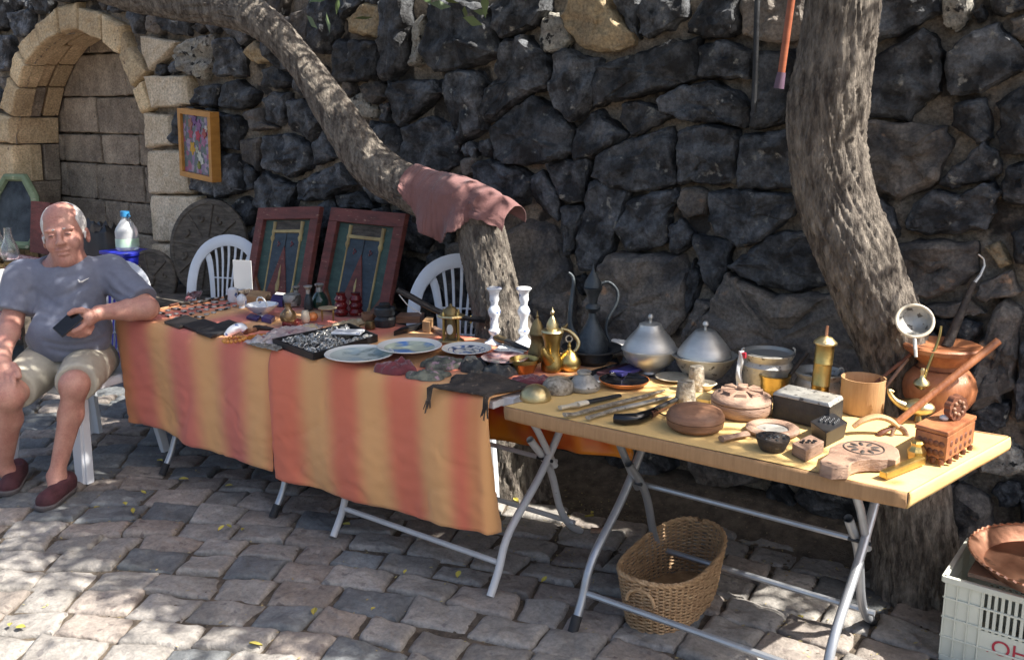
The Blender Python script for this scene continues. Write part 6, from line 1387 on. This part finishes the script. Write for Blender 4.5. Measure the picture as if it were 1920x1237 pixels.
# painting
tl, tr_, bl = aty(343, 203, 3.30), aty(405, 211, 3.27), aty(346, 329, 3.31); ex = (tr_-tl); wd = ex.length; ex.normalize(); up = (tl-bl); ht = up.length; up.normalize(); nm = ex.cross(up).normalized(); up = nm.cross(ex).normalized()
if nm.y > 0: nm = -nm
Mx = Matrix((ex, up, nm)).transposed(); pn = empty('framed_painting', 'small framed flower painting hung on the stone wall', 'painting', bl)
def pb(x0, x1, y0, y1, z0, z1, m, nme):
    vs = [(x, y, z) for z in (z0, z1) for x, y in ((x0, y0), (x1, y0), (x1, y1), (x0, y1))]; mb = MB().hexa(vs[:4], vs[4:]); mb.v = [tuple(Mx@Vector(v)) for v in mb.v]; return part(nme, mb, M[m] if isinstance(m, str) else m, pn, False, bevel=.002)
f = .03; pb(0, wd, ht-f, ht, -.03, .03, 'orange_wood', 'frame_rail'); pb(0, wd, 0, f, -.03, .03, 'orange_wood', 'frame_rail'); pb(0, f, f, ht-f, -.03, .03, 'orange_wood', 'frame_rail'); pb(wd-f, wd, f, ht-f, -.03, .03, 'orange_wood', 'frame_rail')
cm, nt, b = NT('canvas'); N = nt.nodes.new; tc = N('ShaderNodeTexCoord'); vo = N('ShaderNodeTexVoronoi'); vo.inputs['Scale'].default_value = 40; nt.links.new(tc.outputs['Object'], vo.inputs[0])
sx = N('ShaderNodeSeparateColor'); nt.links.new(vo.outputs['Color'], sx.inputs[0]); rp = N('ShaderNodeValToRGB'); rp.color_ramp.interpolation = 'CONSTANT'; el = rp.color_ramp.elements; el[0].color = (.10, .13, .15, 1); el[1].color = (.30, .10, .18, 1); el[1].position = .9
for p, c in ((.25, (.16, .18, .20)), (.45, (.22, .16, .28)), (.6, (.32, .25, .34)), (.75, (.10, .14, .13))): e = el.new(p); e.color = (*c, 1)
nt.links.new(sx.outputs[0], rp.inputs[0]); nt.links.new(rp.outputs[0], b.inputs[0]); b.inputs['Roughness'].default_value = .5
pb(f, wd-f, f, ht-f, .0, .012, cm, 'canvas')
for k, (u, v, r, c) in enumerate(((.28, .68, .05, (.42, .07, .12)), (.55, .66, .055, (.45, .03, .07)), (.75, .58, .05, (.42, .16, .30)), (.33, .43, .06, (.60, .33, .02)), (.58, .32, .045, (.62, .64, .56)), (.66, .24, .04, (.60, .62, .56)), (.5, .42, .035, (.40, .42, .30)), (.60, .83, .055, (.24, .10, .26)), (.3, .85, .05, (.36, .14, .10)), (.86, .80, .03, (.66, .6, .55)), (.80, .72, .045, (.38, .07, .07)), (.45, .92, .05, (.16, .07, .22)), (.56, .15, .035, (.22, .24, .04)))):
    mt = mat('petal_paint', c, tuple(x*.6 for x in c), 60, .5); ol = [(f+(wd-2*f)*u+r*wd*2.0*(1+.25*sin(5*a+k))*cos(a)*.6, f+(ht-2*f)*v+r*wd*2.0*(1+.25*sin(5*a+k))*sin(a)*.8) for a in np.linspace(0, 2*pi, 25)[:-1]]
    mb = MB().prism(ol, .0121, .0135+.0004*k); mb.v = [tuple(Mx@Vector(q)) for q in mb.v]; part('painted_flower', mb, mt, pn, False)
# poles on the wall
def wp(x, y, Y=3.285): return aty(x, y, Y)
po = [wp(1421, -60), wp(1420, 0), wp(1417, 100), wp(1413, 212)]; solo('black_pipe', 'thin black pipe fixed down the stone wall', 'pipe', MB().tube(po, 5.5*kk(po[1]), 10), M['iron'])
rp_ = empty('red_pole', 'red pole with a purple sleeve hanging beside the straight tree', 'pole', wp(1460, 165, 3.2)); P = Vector(rp_.location)
part('pole', MB().tube([wp(1496, -80, 3.2)-P, wp(1484, 0, 3.2)-P, wp(1465, 138, 3.2)-P], 7*kk(P), 10), M['pole_red'], rp_); part('sleeve', MB().tube([wp(1465.5, 136, 3.2)-P, wp(1460, 166, 3.2)-P], [8*kk(P), 10*kk(P)], 10), M['pole_purple'], rp_)
# dusty pink cloth over the limb
cl = empty('draped_cloth', 'dusty pink cloth draped over the bend of the leaning tree', 'cloth', aty(880, 400, 2.9)); P = Vector(cl.location)
LP = [np.array(p) for p in smooth_path(pt, .01)]
def limb_at(px_):
    b_ = min(LP, key=lambda p: abs(proj(p[:3])[0]-px_)); return Vector(b_[:3]), b_[3]
HL = [(768, .035), (785, .085), (805, .135), (830, .185), (848, .20), (862, .18), (885, .115), (908, .062), (930, .045), (950, .050), (968, .055)]
def drf(u, v):
    pxx = 768+(968-768)*u; c, r = limb_at(min(pxx, 922)); r = max(r, .070)*1.20; t = (limb_at(min(pxx, 905)+5)[0]-limb_at(min(pxx, 905)-5)[0]).normalized()
    ov = max(0, pxx-922); c = c+R_*.00195*ov-Z_*(.0004*ov+.000012*ov*ov); r *= 1-.10*ov/46
    a0 = (Z_-t*Z_.dot(t)).normalized(); sd = t.cross(a0); sd = sd if sd.dot(BT) > 0 else -sd
    hang = lerp_list([(p, (h,)) for p, h in HL], pxx)[0]; A0, A1 = -1.55, 1.15
    if v < .6: an = A0+(A1-A0)*v/.6; p = c+(a0*cos(an)+sd*sin(an))*r; f = 0
    else:
        f = (v-.6)/.4; p = c+(a0*cos(A1)+sd*sin(A1))*r; L = hang+.02*noise2(u*11, 0, 5)
        p += -Z_*L*f+sd*(.012*f+(.022*sin(u*23+f*1.5)+.016*noise2(u*9, f*2, 8))*f*min(1, L/.10))+t*(.05*f*(.42-u)*L/.2)
    p += (a0*cos(.6)+sd*sin(.6))*(.006*noise2(u*8+2, v*5, 3)+.004*max(0, 1-abs(noise2(u*4+v*2, v*3-u*2, 6))*8)+.0015*noise2(u*40, v*30, 1))
    return p-P
o = part('fabric', MB().grid(drf, 90, 50), M['pink_cloth'], cl, angle=80); o.modifiers.new('t', 'SOLIDIFY').thickness = .0022
# ================================================================== corner behind the man
ct = aty(-20, 560, 3.0); bt = empty('side_table', 'side table under a red patterned cloth behind the man', 'table', (-6.2, 2.85, 0))
part('tabletop', MB().box((0, 0, .60), (1.3, .5, .03)), M['grey_wood'], bt, False)
for x in (-.6, .6):
    for y in (-.2, .2): part('leg', MB().box((x, y, .29), (.04, .04, .59)), M['grey_wood'], bt, False)
M['patterned'] = mat('patterned', (.52, .46, .46), (.20, .02, .04), 34, .9, lo=.46, hi=.54)
def ptf(u, v):
    if v < .5: return Vector((-.66+1.32*u, .26-.52*v*2, .618))
    f = (v-.5)*2; return Vector((-.66+1.32*u, -.26-.012*sin(u*40)*f, .618-.36*f))
o = solo('patterned_cloth', 'red and white patterned cloth over the side table', 'tablecloth', MB().grid(ptf, 80, 20), M['patterned'], (-6.2, 2.85, 0)); o.modifiers.new('t', 'SOLIDIFY').thickness = .002
SZ = .622
def oil_lamp(label, px_, py_, base):
    t, P, s = turned('oil_lamp', label, 'oil lamp', px_, py_, [('font', [(0,0),(13,0),(14,3),(9,8),(14,14),(17,20),(12,27),(8,29)], base), ('burner', [(8,29),(11,31),(11,37),(13,39),(0,39)], 'brass_dark'), ('chimney', [(10,39),(14,44),(17,54),(14,66),(8,80),(6,96),(6.6,100),(6,100),(5.4,96),(7,80),(13,66),(16,54),(13,44),(9.4,39.5)], 'glass')], z=SZ)
oil_lamp('glass chimney oil lamp with a red clay base', 24, 527, 'red_clay'); oil_lamp('second glass chimney oil lamp, cut by the picture edge', 2, 520, 'brass_dark')
turned('white_jar', 'white ceramic jar in front of the oil lamps', 'jar', 10, 542, [('j', [(0,0),(20,0),(22,4),(22,30),(18,36),(0,36)], 'white_glaze')], z=SZ)
P = aty(22, 430, 3.22); s = kk(P); mf = empty('mirror_frame', 'worn green octagonal mirror frame leaning in the corner', 'mirror', (P.x, P.y, SZ)); P = Vector(mf.location)
oc_ = [(-38, 0), (38, 0), (54, 26), (40, 92), (12, 128), (-30, 128), (-50, 95), (-56, 26)]
f3 = Vector((.35, -1, .25)).normalized(); rt = Z_.cross(f3).normalized(); rt = rt if rt.x > 0 else -rt; up = f3.cross(rt); up = up if up.z > 0 else -up
part('frame', MB().tube([rt*(x*s)+up*((y+6)*s) for x, y in oc_], 8*s, 8, closed=True, up=tuple(f3)), M['green_frame'], mf); part('glass', MB().add([rt*(x*s)+up*((y+6)*s)-f3*.004 for x, y in oc_], [tuple(range(8))]), M['pewter'], mf, False)
P = aty(80, 450, 3.26); solo('red_board', 'reddish wooden board leaning in the niche behind the man\'s head', 'board', MB().box((0, 0, .0), (.26, .025, .36), Matrix.Rotation(radians(-7), 3, 'X')), M['red_paint'], (P.x, P.y, SZ+.17))
P = aty(200, 450, 3.22); bg = solo('black_bag', 'black bag slumped behind the man\'s shoulder', 'bag', blob((0, 0, 0), .20, .13, .34, 9.0, wav=.3), M['black'], (P.x-.05, P.y, SZ))
bq = aty(240, 470, 3.05); t = empty('water_bottle', 'large clear water bottle with a blue cap', 'bottle', (bq.x, bq.y, .78)); P = Vector(t.location); s = kk(P)
part('bottle', MB().lathe([(0,0),(19*s,0),(20.5*s,3*s),(20.5*s,34*s),(19*s,40*s),(10*s,54*s),(7*s,58*s),(7*s,62*s),(0,62*s)], 24), M['clear'], t); part('cap', MB().lathe([(0,62*s),(8.5*s,62*s),(8.5*s,72*s),(0,72*s)], 18), M['cyan_plastic'], t); part('bottle_label', MB().lathe([(20.9*s, 6*s), (20.9*s, 22*s)], 24), M['label'], t); part('handle', MB().tube([(8*s, 0, 60*s), (16*s, 0, 64*s), (14*s, 0, 68*s), (6*s, 0, 66*s)], 1.6*s, 6), M['cyan_plastic'], t)
bk = empty('blue_crate', 'deep blue plastic box under the water bottle', 'box', (bq.x, bq.y, 0)); part('body', MB().box((0, 0, .39), (.24, .2, .775)), M['blue_plastic'], bk, False, bevel=.01); part('rim', MB().box((0, 0, .765), (.26, .22, .02)), M['blue_plastic'], bk, False, bevel=.004)
# ================================================================== basket, crate, copper tray, litter
A, Bq = atz(1215, 1178, .0), atz(1300, 1085, .0); P = (A+Bq)/2; ax = (Bq-A); ax.z = 0; ax.normalize(); sd = Vector((ax.y, -ax.x, 0))
bs = empty('wicker_basket', 'oval wicker basket standing under the cardboard table', 'basket', P); LN, WD, HT = .250, .128, .165
def oval(a, h):
    f = h/HT; l, w_ = LN*(.86+.16*f), WD*(.84+.18*f); e = 2/2.6
    return ax*(l*abs(cos(a))**e*(1 if cos(a) > 0 else -1))+sd*(w_*abs(sin(a))**e*(1 if sin(a) > 0 else -1))+Vector((0, 0, h+.02*f*cos(a)**2))
NS = 44
for k in range(NS):
    a = 2*pi*k/NS; part('stake', MB().tube([oval(a, HT*j/5) for j in range(6)], .0030, 5), M['wicker'], bs)
NR = 30
for r_ in range(NR):
    h = HT*(r_+.5)/NR; pts = []
    if 23 <= r_ <= 25: pass
    for k in range(NS*2):
        a = 2*pi*k/(NS*2); c = oval(a, h); n_ = (c-Vector((0, 0, c.z))).normalized(); pts.append(c+n_*(.0042 if (k//1+r_*2) % 4 in (0, 1) else -.0042)*1.0+Vector((0, 0, .001*sin(k*1.7+r_))))
    part('weave', MB().tube(pts, .0033, 4, closed=True, up=(0, 0, 1)), M['wicker'], bs)
for dr in (0, 1): part('rim', MB().tube([oval(2*pi*k/80, HT+.003)+Vector((0, 0, .004*sin(k*1.57+dr*pi)))+(oval(2*pi*k/80, HT)-Vector((0, 0, HT))).normalized()*.004*cos(k*1.57+dr*pi) for k in range(80)], .0055, 6, closed=True, up=(0, 0, 1)), M['wicker'], bs)
part('base', MB().prism([tuple(oval(-2*pi*k/40*-1, 0)[:2]) for k in range(40)], .002, .010), M['wicker'], bs, False)
for s_ in (-1, 1):
    e = ax*s_; hp_ = [oval(0 if s_ > 0 else pi, HT*.62)+sd*.045*cos(b)+Vector((0, 0, .045*sin(b)))+e*.012 for b in np.linspace(0, pi, 13)]; part('handle', MB().tube(hp_, .0055, 7), M['wicker'], bs)
# plastic crate (mostly outside the frame)
cP = atz(1764, 1262, 0); zc = .265; fl = atz(1774, 1078, zc)
E1 = (atz(1920, 1118, zc)-fl); E1.z = 0; E1.normalize(); E2 = Vector((-E1.y, E1.x, 0)); Lc, Wc = .42, .30; P = Vector((fl.x, fl.y, 0)); cr = empty('plastic_crate', 'pale plastic crate with red lettering under the copper tray', 'crate', P)
def cbx(o0, u0, u1, z0, z1, d0, d1, U, Vv, nme):
    q = [o0+U*u0+Vv*d0, o0+U*u1+Vv*d0, o0+U*u1+Vv*d1, o0+U*u0+Vv*d1]; part(nme, MB().hexa([v+Z_*z0 for v in q], [v+Z_*z1 for v in q]), M['crate'], cr, False, bevel=.0015)
O0 = Vector((0, 0, 0))
for (o0, U, Vv, Lg) in ((O0, E1, E2, Lc), (O0+E2*Wc, -E2, E1, Wc), (O0+E1*Lc, E2, -E1, Wc), (O0+E1*Lc+E2*Wc, -E1, -E2, Lc)):
    cbx(o0, -.006, Lg+.006, zc-.018, zc, -.010, .004, U, Vv, 'rim'); cbx(o0, 0, Lg, .0, .02, 0, .005, U, Vv, 'bottom_rail')
    for z0, z1 in ((.075, .081), (.135, .141), (.195, .201)): cbx(o0, .0, Lg, z0, z1, -.004, .004, U, Vv, 'rib')
    cbx(o0, 0, .095, .02, zc-.018, .0012, .004, U, Vv, 'panel'); cbx(o0, Lg-.06, Lg, .02, zc-.018, .0012, .004, U, Vv, 'panel'); cbx(o0, .095, Lg-.06, .02, .13, .0012, .004, U, Vv, 'panel')
    for k in range(4): cbx(o0, .0+k*.032, .004+k*.032, .02, zc-.018, -.004, .004, U, Vv, 'rib')
    n_ = int((Lg-.16)/.017)
    for k in range(n_+1): cbx(o0, .095+k*.017, .095+k*.017+.009, .13, zc-.018, -.001, .004, U, Vv, 'slat')
cbx(O0, 0, Lc, .001, .006, 0, Wc, E1, E2, 'floor')
tx = bpy.data.curves.new('lettering', 'FONT'); tx.body = '.OHC'; tx.size = .062; tx.extrude = .0004; to = bpy.data.objects.new('lettering', tx); tx.materials.append(M['red_print'])
link(to, cr); to.location = E1*.118-E2*.0005+Z_*.072; to.rotation_euler = Matrix((E1, Z_, -E2)).transposed().to_euler()
bpy.context.view_layer.update(); me = bpy.data.meshes.new_from_object(to.evaluated_get(bpy.context.evaluated_depsgraph_get())); lo_ = to.location.copy(); re_ = to.rotation_euler.copy(); bpy.data.objects.remove(to)
to = bpy.data.objects.new('lettering', me); link(to, cr); to.location = lo_; to.rotation_euler = re_
if not me.materials: me.materials.append(M['red_print'])
bd = P+E1*.23+E2*.15; solo('plywood_sheet', 'stained board lying on top of the crate', 'board', MB().box((0, 0, 0), (.36, .24, .012), Matrix((E1, E2, Z_)).transposed()), M['walnut_pale'], (bd.x, bd.y, zc+.0065))
c = atz(1992, 1048, zc+.06); s = kk(c); R0 = 158*s; mb = MB(); cp = empty('copper_tray', 'large scalloped copper tray resting on the crate', 'tray', (c.x, c.y, zc+.013))
part('tray', MB().lathe([(0,0),(R0*.80,0),(R0*.84,.004),(R0*.97,.040),(R0*1.0,.043),(R0*.985,.046),(R0*.95,.043),(R0*.82,.010),(0,.007)], 60), M['copper'], cp)
part('scalloped_edge', MB().tube([Vector((R0*(1+.006*sin(k*pi/1.5))*cos(2*pi*k/180), R0*(1+.006*sin(k*pi/1.5))*sin(2*pi*k/180), .045+.0025*sin(k*pi/1.5))) for k in range(180)], .004, 5, closed=True, up=(0, 0, 1)), M['copper'], cp)
solo('paper_packet', 'small flattened cardboard packet on the sunlit paving', 'packet', MB().box((0, 0, 0), (.055, .035, .010), Matrix.Rotation(.5, 3, 'Z')), M['walnut_pale'], atz(1121, 1002, 0)+Vector((0, 0, .017)), bevel=.002)
lfm = []
for k in range(3):
    def lf(u, v, k=k):
        w_ = sin(pi*min(.98, max(.02, u)))**.8*.013; return Vector((-.025+.05*u, (v-.5)*2*w_, .004*sin(u*3+k)+.005*(2*v-1)**2*(1+k*.5)))
    lfm.append(MB().grid(lf, 6, 2).mesh('leaf', M['yellow_leaf']))
rr = random.Random(21)
lp_ = [(430,917),(415,998),(430,994),(182,958),(235,952),(270,930),(20,1180),(480,1218),(745,995),(960,935),(968,945),(1105,975),(1110,968),(1500,1165),(1340,1105),(345,905),(300,870),(650,990),(860,1085),(700,1150),(1020,1095),(590,1155),(250,965),(455,1000),(40,1185),(760,1080)]
for k, (x, y) in enumerate(lp_):
    o = bpy.data.objects.new('fallen_leaf', lfm[k % 3]); link(o); o.location = atz(x, y, .0)+Vector((0, 0, .016)); o.rotation_euler = (rr.uniform(-.2, .2), rr.uniform(-.2, .2), rr.uniform(0, 6)); s_ = rr.uniform(.45, .8); o.scale = (s_, s_, s_)
    tag(o, 'small yellow leaf fallen on the paving', 'leaf', 'fallen yellow leaves')
